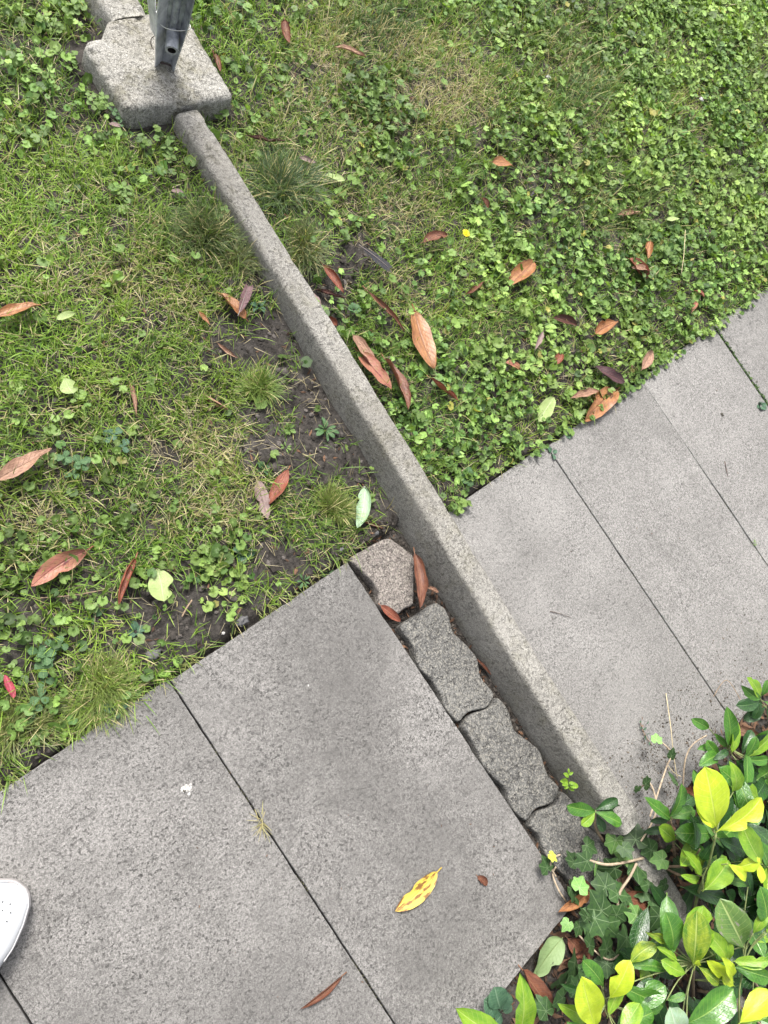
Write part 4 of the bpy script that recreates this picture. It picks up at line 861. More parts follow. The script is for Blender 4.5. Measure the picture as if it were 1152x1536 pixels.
for i, (x1, y1, x2, y2, wd, mt, sh, h, roll, curl, arch, label) in enumerate(FL):
    c = un((x1+x2)/2, (y1+y2)/2, 0); onpave = (c[1] < -.05)
    zc = (0.0 if (onpave and h > 0 and c[1] > -.985) or i in (59, 60, 61) else gz1(c[0], c[1])) + h
    if h < 0: zc = h
    dz = (random.random()-.5)*.012 if h > .012 else 0
    A = un(x1, y1, zc+dz); B = un(x2, y2, zc-dz)
    o = leaf('fallen_leaf', A, B, wd, LM[mt], None, sh, (0, 0, 1), roll*random.choice((-1, 1)), .2, arch*(-1 if curl > 1 else 1)*.6, curl*1.4, .05 if mt != 'spotyellow' else .018, .10 if curl > .9 or mt in ('tan', 'brown') else .04, 16, 4, .12 if mt in ('orange', 'pink', 'brown', 'spotyellow', 'red') else .03, i*1.37,
             bite=(1, .35, .12, .6) if mt == 'paleg' and wd > .7 else ((-1, .55, .08, .35) if mt in ('pink', 'undergreen') else (random.choice((-1, 1)), random.uniform(.2, .85), random.uniform(.04, .1), random.uniform(0, .55)) if i % 2 else None), twist=random.uniform(-1.1, 1.1) if (h > .01 and mt != 'grey') else .2)
    recenter(o, (A+B)/2); tag(o, label, 'leaf', G_)

# feathers
def feather(x1, y1, x2, y2, h, wr, mat, label):
    c = un((x1+x2)/2, (y1+y2)/2, 0); z = gz1(c[0], c[1])+h; A = un(x1, y1, z); B = un(x2, y2, z-.006); r = empty('feather', (A+B)/2); tag(r, label, 'feather')
    mid = (A+B)/2
    a = Vector(B-A); L = a.length; ax = a.normalized(); s = ax.cross(Vector((0, 0, 1))); V = []; F = []; UV = []
    for side in (-1, 1):
        for i in range(46):
            t = .12+.86*i/45; w_ = wr*L*.5*(1-abs(t-.62)**2.2*3.2)*(1 if side > 0 else .7); w_ = max(w_, .002)*random.uniform(.85, 1.05)
            p = Vector(A-mid)+a*t; q = p+s*side*w_+ax*w_*.9+Vector((0, 0, -.003*random.random()+.004)); b0 = len(V)
            V += [p, p+ax*L*.024, q+ax*L*.022, q]; F.append((b0, b0+1, b0+2, b0+3))
    mesh('vane', V, F, mat, r, smooth=False)
    tube('quill', [Vector(A-mid), Vector(mid-mid)+Vector((0, 0, .003)), Vector(B-mid)], (.0013, .0004), M_quill, r, 6)
feather(538, 367, 584, 402, .042, .36, M_feather, 'glossy black feather lying in the grass right of the kerb')
feather(357, 474, 372, 430, .030, .30, M_featherp, 'dark purplish feather standing over the orange leaf left of the kerb')

# dandelion
d0 = un(672, 447, .05); d1 = un(699, 350, .115); dd = empty('dandelion', (d0[0], d0[1], .05)); tag(dd, 'yellow dandelion flower on a long thin stem in the right lawn', 'flower')
L0 = np.array([d0[0], d0[1], .05]); tube('stem', [d0-L0, (d0+d1)/2-L0+np.array([0, 0, .012]), d1-L0], .0011, M_greenstem, dd, 6)
V = []; F = []
for ringi, (nn_, rr, el) in enumerate(((26, .0120, .15), (22, .0092, .5), (16, .006, .95))):
    for i in range(nn_):
        a = 2*math.pi*i/nn_+ringi*.1; c, s = math.cos(a), math.sin(a); e = el+random.uniform(-.1, .1); t = Vector((-s, c, 0)); rr2 = rr*random.uniform(.85, 1.1)
        o0 = Vector(tuple(d1-L0)); tip = o0+Vector((c*math.cos(e), s*math.cos(e), math.sin(e)))*rr2; mid = o0+Vector((c*math.cos(e), s*math.cos(e), math.sin(e)+.25))*rr2*.5; b0 = len(V)
        V += [o0-t*.0004, o0+t*.0004, mid+t*.0012, mid-t*.0012, tip+t*.0010, tip-t*.0010]; F += [(b0, b0+1, b0+2, b0+3), (b0+3, b0+2, b0+4, b0+5)]
mesh('petals', V, F, M_petal, dd)

# ---------------------------------------------------------------- single weeds
def rosette(px, py, n, L, wd, mt, label, prof='obov', el=.35, h=.0, rag=.0, phase=0, spread=6.283, arch=.1):
    p = un(px, py, 0); z = gz1(p[0], p[1]); p = un(px, py, z+h); r = empty('weed', p); tag(r, label, 'weed')
    for i in range(n):
        a = phase+spread*i/n+random.uniform(-.25, .25); e = el*random.uniform(.4, 1.5); l = L*random.uniform(.65, 1.15)
        leaf('leaf', (math.cos(a)*.003, math.sin(a)*.003, .002), (math.cos(a)*l*math.cos(e), math.sin(a)*l*math.cos(e), l*math.sin(e)), wd*random.uniform(.85, 1.15), LM[mt], r, prof, (0, 0, 1), random.uniform(-.4, .4), .25, arch, 0, .05, rag, 8, 2, 0, i*2.3+px)
    return r
LM['weedg'] = leaf_mat('weed_green', (.085,.18,.06), (.055,.13,.05), (.19,.29,.12), .5, .2, veins=6)
LM['weedl'] = leaf_mat('weed_light', (.20,.30,.08), (.13,.24,.06), (.28,.38,.14), .5, .25, veins=6)
LM['weedb'] = leaf_mat('weed_blue_green', (.075,.16,.085), (.05,.12,.07), (.18,.28,.18), .5, .15, veins=8)
rosette(488, 645, 9, .038, .36, 'weedg', 'flat rosette weed with spoon shaped leaves on the bare soil by the kerb', el=.3)
rosette(433, 645, 9, .022, .55, 'weedl', 'small ruffled light green weed left of the spoon leaved rosette', rag=.3, el=.5)
rosette(428, 672, 6, .016, .4, 'weedl', 'tiny yellowish weed seedling just below the ruffled weed')
rosette(395, 705, 12, .022, .36, 'weedg', 'bushy little weed above the greyish pink leaf', rag=.25, el=.6)
rosette(490, 862, 8, .026, .32, 'weedg', 'small weed with toothed leaves at the slab edge left of the reddish paver', rag=.3)
rosette(515, 836, 6, .024, .2, 'weedg', 'wispy weed between the tuft and the slab corner', rag=.2)
rosette(455, 872, 7, .022, .34, 'weedg', 'flat weed with small orange scrap at the left slab edge', rag=.2)
rosette(137, 925, 4, .028, .5, 'weedg', 'weed with three smooth oval leaves above the big tuft', 'ell')
rosette(203, 948, 5, .022, .85, 'weedb', 'broad round leaved weed above the left pavement edge', 'round', rag=.15)
rosette(300, 860, 10, .024, .7, 'weedg', 'crinkled leafy weed patch clump by the left slab', 'round', rag=.2)
rosette(365, 830, 8, .028, .8, 'weedb', 'bluish crinkled leaf clump above the left slab', 'round', rag=.2)
rosette(175, 1065, 3, .028, .8, 'weedb', 'broad leaves poking from the big tuft at the left', 'round', rag=.15, h=.03)
rosette(500, 530, 5, .016, .7, 'weedb', 'tiny seedling against the left foot of the kerb', 'round', rag=.1) if False else None
rosette(388, 460, 7, .026, .55, 'weedb', 'nettle like seedling at the kerb beside the feather', 'ovate', rag=.2)
rosette(530, 465, 9, .020, .9, 'weedg', 'clover like clump above the torn leaf cluster', 'round', h=.02)
rosette(700, 718, 6, .030, .9, 'weedg', 'round leaved weed clump at the kerb and right pavement corner', 'round', rag=.15, h=.01)
rosette(1140, 610, 9, .026, .8, 'weedb', 'leafy weed clump growing from the far right slab joint', 'round', rag=.15, h=.03)
rosette(827, 680, 3, .026, .9, 'weedb', 'two round weed leaves lying over the slab joint at the lawn', 'round', rag=.1, h=.03)
rosette(848, 648, 3, .026, .9, 'weedb', 'drooping round weed leaf over the right pavement edge', 'round', rag=.1, h=.03)
rosette(1130, 815, 6, .014, .5, 'weedl', 'dried bit of moss and weed in the second right slab joint', rag=.3, h=.035)
rosette(395, 1222, 5, .010, .6, 'weedg', 'tiny green sprig in the left slab joint above the dried straw', h=.03)
# bright trifoliate weeds beside the footing and kerb
def clover(px, py, n, L, mt, label, h=.02):
    p = un(px, py, 0); z = gz1(p[0], p[1]); p = un(px, py, z); r = empty('weed', p); tag(r, label, 'weed')
    for i in range(n):
        a0 = random.uniform(0, 6.28); q = Vector((random.uniform(-1, 1)*L*1.3, random.uniform(-1, 1)*L*1.3, h*random.uniform(.7, 1.5)))
        V, F = tube_vf([Vector((0, 0, 0)), q*.6+Vector((0, 0, .004)), q], .0006, 4); mesh('stalk', V, F, M_greenstem, r)
        for k in range(3):
            a = a0+k*2.09; e = random.uniform(-.1, .3)
            leaf('leaflet', q, q+Vector((math.cos(a), math.sin(a), e))*L*random.uniform(.8, 1.1), .95, LM[mt], r, 'obov', (0, 0, 1), random.uniform(-.3, .3), .2, .05, 0, .06, .35, 6, 2, 0, i*3+k+px)
for (px, py, n, L, mt, lb) in ((190,102,5,.017,'weedl','bright lobed weed beside the upper left side of the footing'), (180,60,5,.017,'weedl','bright lobed weed just left of the broken footing corner'), (112,30,4,.018,'weedl','pale green lobed weed near the top left corner'), (75,50,4,.016,'weedl','pale lobed weed left of the footing corner at the top'),
      (145,160,4,.015,'weedl','light lobed weed at the lower left of the footing'), (250,235,4,.017,'weedl','yellow green lobed weed below the footing by the kerb start'), (185,295,4,.017,'weedl','bright yellow green weed in the upper left lawn'), (328,328,2,.015,'weedl','single bright leaf trio among the dark tuft by the kerb'),
      (175,185,4,.015,'weedg','green lobed weed under the footing front edge'), (120,700,5,.018,'weedg','lobed weed beside the pinkish tan leaf tip'), (175,665,3,.018,'weedb','bluish crinkled weed in the middle of the left lawn'), (75,985,6,.020,'weedg','clover like weed above the magenta leaf'), (60,1045,4,.020,'weedg','clover like weed left of the big tuft')):
    clover(px, py, n, L, mt, lb)
# moss/weed line in far joint
n = 260; t = rng.random(n); J0 = un(1070, 487, .0); J1 = un(1152, 612, .0); x = J0[0]+rng.normal(0, .003, n); y = J0[1]+(J1[1]-.15-J0[1])*t
o = leaflets('joint_weed', x, y, np.full(n, -.002)+rng.uniform(0, .006, n), rng.uniform(.003, .007, n)*np.where(t > .25, 1, .8), rng.normal(0, .4, n), rng.uniform(0, 6.28, n), lerp((.04,.08,.03), (.10,.16,.04), rng.random(n)), 4, 5, .3)
stufftag(o, 'low green weeds filling the far right slab joint', 'weed')

# ---------------------------------------------------------------- droppings, bits on the pavement
def blob(name, px, py, r, hgt, mat, label, cat, seed, z=0.0, flat=1.0):
    p = un(px, py, z); bm = bmesh.new(); bmesh.ops.create_icosphere(bm, subdivisions=3, radius=1)
    for v in bm.verts:
        k = 1+.7*noise.noise(v.co*1.6+Vector((seed, 0, 0)))+.35*noise.noise(v.co*4+Vector((seed, 3, 0)))
        v.co = Vector((v.co.x*r*k, v.co.y*r*k*flat, max(-.0005, v.co.z*hgt*k)))
    me = bpy.data.meshes.new(name); bm.to_mesh(me); bm.free(); me.polygons.foreach_set('use_smooth', np.ones(len(me.polygons), dtype=bool)); o = link(name, me, mat); o.location = tuple(p); tag(o, label, cat); return o
dr = empty('bird_dropping', un(279, 1184, 0)); tag(dr, 'white splashed bird dropping on the left slab', 'bird dropping')
for (dx, dy, r, m_, s) in ((0, 0, .0075, M_drop, 1), (.006, -.004, .006, M_drop, 5), (-.006, .002, .005, M_drop, 9), (.0, -.011, .004, M_drop, 12), (.012, .002, .003, M_drop, 14), (-.004, -.001, .0032, M_dropd, 21)):
    o = blob('splash', 0, 0, r, .0016 if m_ is M_drop else .003, m_, None, None, s); o.location = (dx, dy, 0); o.parent = dr
blob('bird_dropping', 463, 1027, .0052, .0015, M_drop, 'small round pale dropping on the slab right of the first joint', 'bird dropping', 30)
for (px, py, lb) in ((1083, 622, 'lone black dropping on the far right slab near the weed joint'), (1134, 573, 'black speck of dirt on the last right slab')):
    blob('dirt_speck', px, py, .007, .004, M_dropd, lb, 'dirt', px)
for (px, py, r, lb) in ((230, 983, .016, 'flat grey stone at the edge of the left pavement'), (362, 932, .014, 'dark rounded stone against the left slab edge'), (335, 950, .004, 'tiny white pebble by the left slab edge'), (800, 292, .009, 'pale pebble in the bare spot of the right lawn'), (513, 825, .008, 'grey pebble at the left slab corner'), (565, 800, .007, 'grey pebble above the reddish paver')):
    p = un(px, py); blob('pebble', px, py, r, r*.6, M_stone if r > .005 else M_drop, lb, 'pebble', px*.37, gz1(p[0], p[1])+r*.2, .7)
blob('fluff', 2, 586, .012, .010, M_drop, 'white fluffy scrap at the left edge of the lawn', 'litter', 77, .02)
blob('fluff', 823, 117, .010, .006, M_drop, 'tiny white scrap high in the right lawn', 'litter', 78, .075)
blob('fluff', 1052, 149, .009, .006, M_drop, 'tiny white scrap in the far upper right lawn', 'litter', 79, .085)
def twig(pts, r, mat, label, cat='twig', name='twig'):
    P = [un(*p) for p in pts]; c = sum(P)/len(P); o = tube(name, [q-c for q in P], r, mat, None, 6); o.location = tuple(c); return tag(o, label, cat)
twig([(825,917,.002),(838,920,.004),(856,926,.002)], (.0012, .0006), M_rust, 'short dark curved twig on the first right slab')
twig([(1087,692,.001),(1090,706,.004),(1092,716,.001)], (.0016, .0006), M_rust, 'little bent dark twig on the second right slab')
twig([(999,1040,.004),(1006,1090,.03),(1010,1130,.025),(1016,1168,.01)], .0012, M_straw, 'long pale straight straw lying on the first right slab')
twig([(1060,1103,.05),(1038,1118,.07),(1027,1145,.06),(1024,1195,.02)], .0020, M_vine, 'curved tan vine stem arching over the slab near the laurel')
twig([(1070,1045,.02),(1090,1020,.03),(1112,1052,.05)], .0010, M_twig, 'thin wiry twig by the upper right laurel sprig')
twig([(1000,1145,.01),(1010,1158,.01),(1022,1165,.01)], .001, M_straw, 'small side straw below the long pale straw')
twig([(60,897,.02),(110,893,.02),(160,884,.024)], .0012, M_twig, 'thin twig on soil below the large pink leaf')
twig([(225,470,.02),(222,492,.022),(230,510,.02)], .0016, M_straw, 'bent grey straw in the hollow of the left lawn')
twig([(273,925,.006),(280,912,.012),(288,900,.010)], .0018, M_twig, 'thick dark stick end on the soil by the left slab')
twig([(1028,345,.06),(1026,380,.07),(1022,410,.06)], .0010, M_straw, 'upright pale straw right of the far leaf cluster')
# dried sprig on right slab
sp = un(960, 1095, 0); r = empty('dried_sprig', sp); tag(r, 'shrivelled green brown sprig lying on the first right slab', 'sprig')
A = np.array(sp); tube('stalk', [un(960,1082,.008)-A, un(966,1100,.006)-A, un(978,1118,.003)-A], .0015, M_twig, r, 5)
for i in range(12):
    q = un(960+random.uniform(-4, 8)+i*.8, 1080+i*3, .008)-A; a = random.uniform(0, 6.28); leaf('leaf', q, q+np.array([math.cos(a), math.sin(a), random.uniform(0, .7)])*.010, .6, LM['weedb' if i % 3 else 'tan'], r, 'ell', (0, 0, 1), random.uniform(-1, 1), .4, .1, 1.2, .1, .2, 6, 2, 0, i)
# yellow green shoot beside the kerb
sp = un(850, 1190, -.02); r = empty('seedling', sp); tag(r, 'yellow green seedling growing between third paver and kerb', 'seedling'); A = np.array(sp)
tube('stalk', [np.zeros(3), un(852,1180,.03)-A, un(853,1158,.08)-A], .0009, M_greenstem, r, 5)
for (bx, by, tx, ty, z) in ((853,1160,852,1152,.085),(853,1162,860,1158,.082),(853,1165,845,1160,.08),(852,1172,840,1172,.06),(852,1173,843,1178,.06),(853,1174,862,1175,.06),(853,1176,868,1180,.055),(852,1180,862,1186,.045),(852,1178,846,1183,.05)):
    leaf('leaf', un(bx, by, z)-A, un(tx, ty, z+.004)-A, .55, LM['laurell'], r, 'ell', (0, 0, 1), .1, .2, .05, 0, .03, 0, 6, 2)

# ---------------------------------------------------------------- ivy
OUT = [(0, 1.0), (12, .84), (22, .70), (32, .68), (44, .80), (54, .76), (66, .62), (80, .60), (96, .64), (112, .60), (132, .50), (156, .42), (180, .14)]
def ivy_leaf(parent, c, size, az, tilt, roll, mat, name='leaf'):
    V = [(0, 0, 0)]; UV = [(0, 0)]; F = []; per = [(a, r) for a, r in OUT] + [(-a, r) for a, r in OUT[-2:0:-1]]; sd = random.random()*10
    for sc in (.5, 1):
        for a, r in per:
            rr = r*sc*(1+.10*noise.noise(Vector((a*.03+sd, sc, sd)))); x, y = rr*math.cos(math.radians(a)), rr*math.sin(math.radians(a))
            V.append((x, y, .10*noise.noise(Vector((x*2+sd, y*2, 0)))*sc-.10*rr*rr+.05*abs(y))); UV.append((x, y))
    n = len(per)
    for i in range(n): j = (i+1) % n; F += [(0, 1+i, 1+j), (1+i, 1+n+i, 1+n+j, 1+j)]
    Mx = Matrix.Translation(Vector(tuple(map(float, c)))) @ Matrix.Rotation(az, 4, 'Z') @ Matrix.Rotation(tilt, 4, 'Y') @ Matrix.Rotation(roll, 4, 'X') @ Matrix.Scale(size, 4) @ Matrix.Translation((-.25, 0, 0))
    return mesh(name, [Mx @ Vector(v) for v in V], F, mat, parent, UV)
IVY = [
 ('ivy climbing over the corner of the left slab and the pavers', [(834,1315,.01),(826,1300,.02),(829,1288,.035),(840,1282,.03)], [(849,1352,.01),(838,1335,.02),(829,1312,.01),(834,1300,.02)],
   [(819,1297,17,0),(859,1289,16,0),(875,1293,17,0),(859,1338,21,0),(871,1327,15,2),(829,1285,9,1),(866,1345,12,0)]),
 ('ivy trailing below the end of the kerb along a pale bare stem', [(882,1290,.03),(910,1297,.05),(940,1293,.05),(965,1287,.05)], [(955,1295,.05),(945,1315,.045),(930,1338,.035),(925,1362,.02),(915,1376,.01)],
   [(885,1271,18,0),(922,1266,18,2),(895,1302,15,2),(915,1303,18,0),(904,1323,21,0),(924,1334,20,0),(898,1358,25,0),(931,1371,19,0),(889,1386,22,0),(912,1391,25,0),(956,1305,19,0),(950,1371,18,2),(935,1285,15,2),(878,1372,14,0),(940,1350,15,0)]),
 ('ivy spilling over the sunken kerb beside the laurel', [(961,1262,.07),(975,1240,.08),(985,1210,.07),(975,1175,.05),(958,1184,.02)], [(975,1225,.08),(1000,1150,.03),(1008,1130,.02),(985,1107,.01)],
   [(954,1252,24,0),(939,1276,15,0),(971,1318,21,0),(989,1290,18,2),(1019,1302,17,0),(984,1349,21,0),(995,1328,13,0),(971,1174,13,0),(956,1184,9,0),(1008,1131,11,0),(985,1108,10,2),(1003,1305,18,0),(972,1272,17,0),(1010,1168,14,0),(1000,1275,14,0),(962,1340,16,0)]),
 ('ivy on dark ground below the slab corner', [(862,1395,.02),(885,1420,.03),(915,1440,.03),(940,1420,.02)], [(860,1440,.02),(850,1470,.02),(838,1500,.02)],
   [(909,1418,24,0),(937,1413,21,0),(860,1452,24,0),(844,1470,20,0),(886,1413,18,0),(960,1400,19,0),(925,1440,19,0),(868,1394,12,0),(850,1388,10,2),(880,1455,18,0),(840,1500,20,0),(815,1510,17,0),(862,1478,16,0),(985,1380,18,0),(905,1450,18,0),(990,1410,17,0)]),
]
for gi, (lb, s1, s2, lv) in enumerate(IVY):
    O = un(s1[0][0], s1[0][1], 0); r = empty('ivy_plant', O); tag(r, lb, 'ivy'); A = np.array(O)
    for s in (s1, s2): tube('stem', [un(*p)-A for p in s], .0022 if gi != 1 else .0034, M_vine, r, 6)
    for (px, py, sz, kind) in lv:
        z = .02+random.random()*.03+(.035 if py < 1300 and gi == 2 else 0); c = un(px, py, z); d = np.linalg.norm(c-CAM)
        ivy_leaf(r, c-A, sz/FPX*d*random.uniform(.95, 1.35), random.uniform(0, 6.28), random.uniform(-.6, .6), random.uniform(-.6, .6), (M_ivy, M_ivyY, M_ivyG)[kind])
        
# ---------------------------------------------------------------- laurel shrubs: (base px, base z, tip px, tip z, width, material)
def px_leaf(parent, A, bx, by, bz, tx, ty, tz, wd, mt, prof='obov', seed=0, roll=None, curl=0, fold=None, arch=None):
    B = un(bx, by, bz); T = un(tx, ty, tz); d = CAM-(B+T)/2; d /= np.linalg.norm(d); up = d*.55+np.array([0, 0, .6])
    return leaf('leaf', B-A, T-A, wd*(1.0 if mt == 'yellow' else 1.04), LM[mt], parent, prof, tuple(up), random.uniform(-.5, .5) if roll is None else roll, random.uniform(.12, .4) if fold is None else fold, random.uniform(.03, .12) if arch is None else arch, curl, .045, random.choice((.03, .06, .12)), 14, 3, .06, seed, bite=(random.choice((-1, 1)), random.uniform(.3, .95), random.uniform(.03, .08), random.uniform(.3, .8)) if random.random() < .3 else None, twist=random.uniform(-.5, .5))
SH = [
 ('low laurel sprig leaning on the end of the kerb', (905,1262,.0), [(905,1262,.0),(893,1240,.06),(893,1216,.10)],
  [(893,1217,.10,850,1209,.10,.42,'laurel'),(893,1218,.10,872,1238,.09,.55,'laurell'),(892,1218,.10,932,1236,.11,.42,'laurel'),(893,1215,.10,927,1199,.12,.42,'laureld'),(896,1212,.10,930,1212,.09,.40,'laureld'),(895,1222,.08,905,1248,.08,.5,'laureld')]),
 ('dark glossy laurel sprig with upright leaf in front of the yellow one', (1012,1290,.0), [(1012,1290,.0),(1010,1262,.10),(1006,1230,.16)],
  [(1006,1228,.16,966,1196,.17,.36,'laurel'),(1004,1226,.16,1022,1175,.19,.44,'laurel'),(1006,1228,.16,1043,1216,.17,.42,'laurel'),(1003,1230,.16,975,1232,.13,.38,'laureld'),(1004,1224,.15,1040,1195,.14,.4,'laureld'),
   (1012,1260,.13,988,1240,.16,.46,'laurell'),(1010,1256,.13,1058,1243,.16,.40,'laurel'),(1016,1258,.13,1058,1284,.15,.40,'laurel'),(1012,1250,.14,1035,1232,.14,.4,'laureld'),(1053,1299,.12,1024,1276,.17,.36,'twotone'),(1000,1245,.12,965,1250,.08,.35,'laureld')]),
 ('laurel shoot topped by three bright yellow green leaves', (1035,1400,.0), [(1035,1400,.0),(1046,1345,.12),(1062,1300,.20),(1074,1252,.27)],
  [(1074,1240,.28,1058,1150,.34,.52,'yellow'),(1078,1246,.28,1142,1196,.34,.46,'yellow'),(1072,1240,.27,1043,1207,.29,.50,'yellow'),(1066,1225,.27,1068,1192,.26,.7,'twotone'),(1062,1200,.24,1040,1154,.24,.34,'laurel'),(1100,1188,.24,1094,1142,.28,.38,'laurell'),(1060,1210,.24,1044,1172,.22,.34,'laurel'),
   (1056,1335,.20,1093,1290,.24,.62,'laurell'),(1054,1334,.19,1084,1292,.22,.7,'yellow'),(1052,1312,.18,1024,1276,.2,.3,'laurell'),(1078,1258,.25,1118,1278,.24,.42,'laureld'),(1082,1262,.24,1110,1300,.20,.42,'laureld'),(1070,1262,.24,1052,1290,.20,.4,'laureld'),
   (1048,1318,.16,1020,1312,.17,.3,'laurell'),(1100,1300,.25,1140,1285,.28,.62,'yellow'),(1130,1290,.26,1143,1325,.27,.62,'yellow'),(1092,1296,.25,1120,1316,.25,.5,'yellow'),(1144,1296,.27,1113,1236,.30,.40,'laurell'),(1152,1300,.24,1130,1258,.26,.38,'laurel')]),
 ('laurel sprig with pointed leaves at the upper right edge', (1125,1140,.0), [(1125,1140,.0),(1105,1135,.10),(1096,1120,.14)],
  [(1093,1118,.15,1090,1060,.20,.36,'laurel'),(1098,1128,.15,1105,1080,.18,.34,'laurell'),(1090,1120,.14,1072,1100,.14,.36,'laurel'),(1063,1092,.14,1037,1078,.15,.40,'laurel'),(1092,1125,.14,1070,1140,.13,.36,'laureld'),(1085,1130,.12,1048,1150,.12,.34,'laurel'),(1080,1135,.12,1060,1110,.12,.5,'laurel'),
   (1118,1135,.16,1135,1105,.20,.40,'laurel'),(1122,1136,.16,1158,1102,.20,.44,'laurell'),(1118,1138,.16,1152,1138,.17,.40,'laurel'),(1112,1132,.14,1128,1095,.15,.4,'laureld'),(1105,1140,.14,1138,1160,.13,.38,'laureld'),(1075,1145,.12,1092,1165,.1,.4,'laureld'),(1070,1122,.1,1046,1124,.1,.36,'laurel'),(1095,1135,.12,1092,1170,.1,.4,'laureld')]),
 ('laurel sprig with light upright leaves at the right edge beside the far slab', (1160,1080,.0), [(1160,1080,.0),(1150,1065,.10),(1140,1048,.16)],
  [(1140,1046,.17,1120,1016,.20,.34,'laurell'),(1140,1048,.17,1112,1028,.17,.36,'laurel'),(1142,1044,.17,1152,1020,.20,.4,'laurel'),(1140,1050,.16,1104,1058,.15,.42,'laureld'),(1138,1046,.16,1116,1042,.16,.4,'laurel'),(1142,1052,.16,1130,1078,.13,.42,'laureld'),(1146,1052,.16,1170,1062,.18,.42,'laurel'),(1148,1060,.14,1115,1080,.11,.44,'laureld'),(1150,1062,.14,1165,1100,.12,.44,'laureld')]),
 ('laurel shoot with dense two toned leaves in the lower right', (1040,1500,.0), [(1040,1500,.0),(1040,1470,.14),(1042,1445,.20)],
  [(1040,1447,.22,1045,1365,.27,.46,'twotone'),(1042,1450,.22,1055,1358,.24,.50,'laurell'),(1008,1425,.2,998,1368,.24,.55,'laurel'),(1016,1440,.2,984,1420,.20,.30,'laurell'),(1010,1415,.2,968,1398,.22,.22,'twotone'),(1028,1460,.2,992,1440,.2,.46,'laurell'),
   (1000,1455,.18,945,1450,.16,.30,'laurel'),(944,1446,.16,984,1416,.19,.52,'twotone'),(1090,1442,.22,1040,1385,.25,.26,'laurell'),(1095,1440,.22,1088,1405,.24,.4,'laurell'),(1048,1450,.22,1078,1475,.22,.42,'twotone'),(1044,1448,.23,1049,1440,.25,.5,'yellow'),
   (1115,1420,.24,1080,1348,.28,.50,'blight'),(1100,1478,.22,1060,1440,.24,.3,'yellow'),(1100,1472,.22,1065,1445,.22,.3,'laurell'),(1030,1535,.22,1100,1483,.27,.50,'laurel'),(1020,1560,.2,1005,1510,.26,.46,'mint'),(1000,1500,.2,1028,1492,.22,.4,'laurel'),(930,1480,.17,995,1510,.18,.48,'laurel')]),
 ('laurel with large glossy leaves at the right bottom edge', (1150,1500,.0), [(1150,1500,.0),(1130,1470,.14),(1118,1440,.22)],
  [(1100,1450,.24,1158,1468,.27,.42,'laurel'),(1102,1442,.24,1158,1440,.28,.36,'laurell'),(1098,1465,.23,1082,1435,.28,.3,'yellow'),(1150,1395,.26,1140,1330,.30,.42,'laurel'),(1130,1400,.25,1150,1368,.28,.4,'laurell'),(1110,1534,.25,1160,1490,.28,.55,'yellow'),(1108,1536,.24,1150,1484,.26,.5,'laurell'),
   (1150,1400,.26,1165,1345,.28,.4,'laurell'),(1120,1405,.24,1100,1380,.2,.4,'laurel'),(1128,1412,.22,1152,1408,.22,.4,'laurell'),(1122,1330,.22,1090,1322,.2,.4,'laurel'),(1140,1530,.2,1165,1560,.22,.5,'mint')]),
 ('laurel shoot with yellow leaves near the bottom centre right', (905,1545,.0), [(905,1560,.0),(915,1530,.10),(910,1505,.14)],
  [(893,1540,.18,873,1466,.24,.46,'yellow'),(915,1496,.17,945,1440,.22,.52,'yellow'),(912,1525,.15,935,1478,.17,.4,'laurell'),(880,1530,.14,836,1505,.16,.34,'laurell'),(876,1485,.14,840,1475,.13,.34,'laureld'),(905,1480,.16,873,1440,.17,.42,'laurel'),(945,1520,.17,998,1478,.20,.50,'laurel'),(925,1540,.17,980,1518,.20,.50,'laurel'),(900,1450,.14,870,1455,.12,.4,'laureld'),
   (940,1515,.16,985,1470,.18,.4,'laureld'),(905,1500,.15,880,1480,.15,.4,'laureld'),(930,1560,.2,960,1505,.2,.45,'laurell'),(890,1560,.16,850,1532,.17,.4,'laurel')]),
 ('two bright green spoon shaped leaves at the bottom edge of the pavement', (765,1575,.0), [(765,1590,.0),(772,1570,.05),(775,1555,.08)],
  [(777,1556,.10,780,1459,.17,.30,'laurell'),(755,1562,.10,683,1512,.13,.34,'laurell'),(760,1550,.08,800,1575,.1,.35,'laurel')]),
]
for si, (lb, root, stem, lv) in enumerate(SH):
    O = un(*root); r = empty('laurel_shrub', O); tag(r, lb, 'shrub'); A = np.array(O)
    tube('stem', [un(*p)-A for p in stem], (.004, .0022), M_greenstem if si in (2, 8) else M_twig, r, 7)
    for j, l in enumerate(lv):
        px_leaf(r, A, *l[:8], prof='obov' if l[6] > .38 else 'ell', seed=si*17+j*1.9)
        # a short twig from the leaf base to the stem
    S = [un(*p)-A for p in stem]
    for j, l in enumerate(lv):
        b_ = un(l[0], l[1], l[2])-A; q = min(S, key=lambda s: np.linalg.norm(s-b_)+abs(0))
        if .012 < np.linalg.norm(b_-q) < .25: tube('twig', [q, (b_+q)/2+np.array([0, 0, -.008]), b_], .0014, M_greenstem, r, 5, 3)
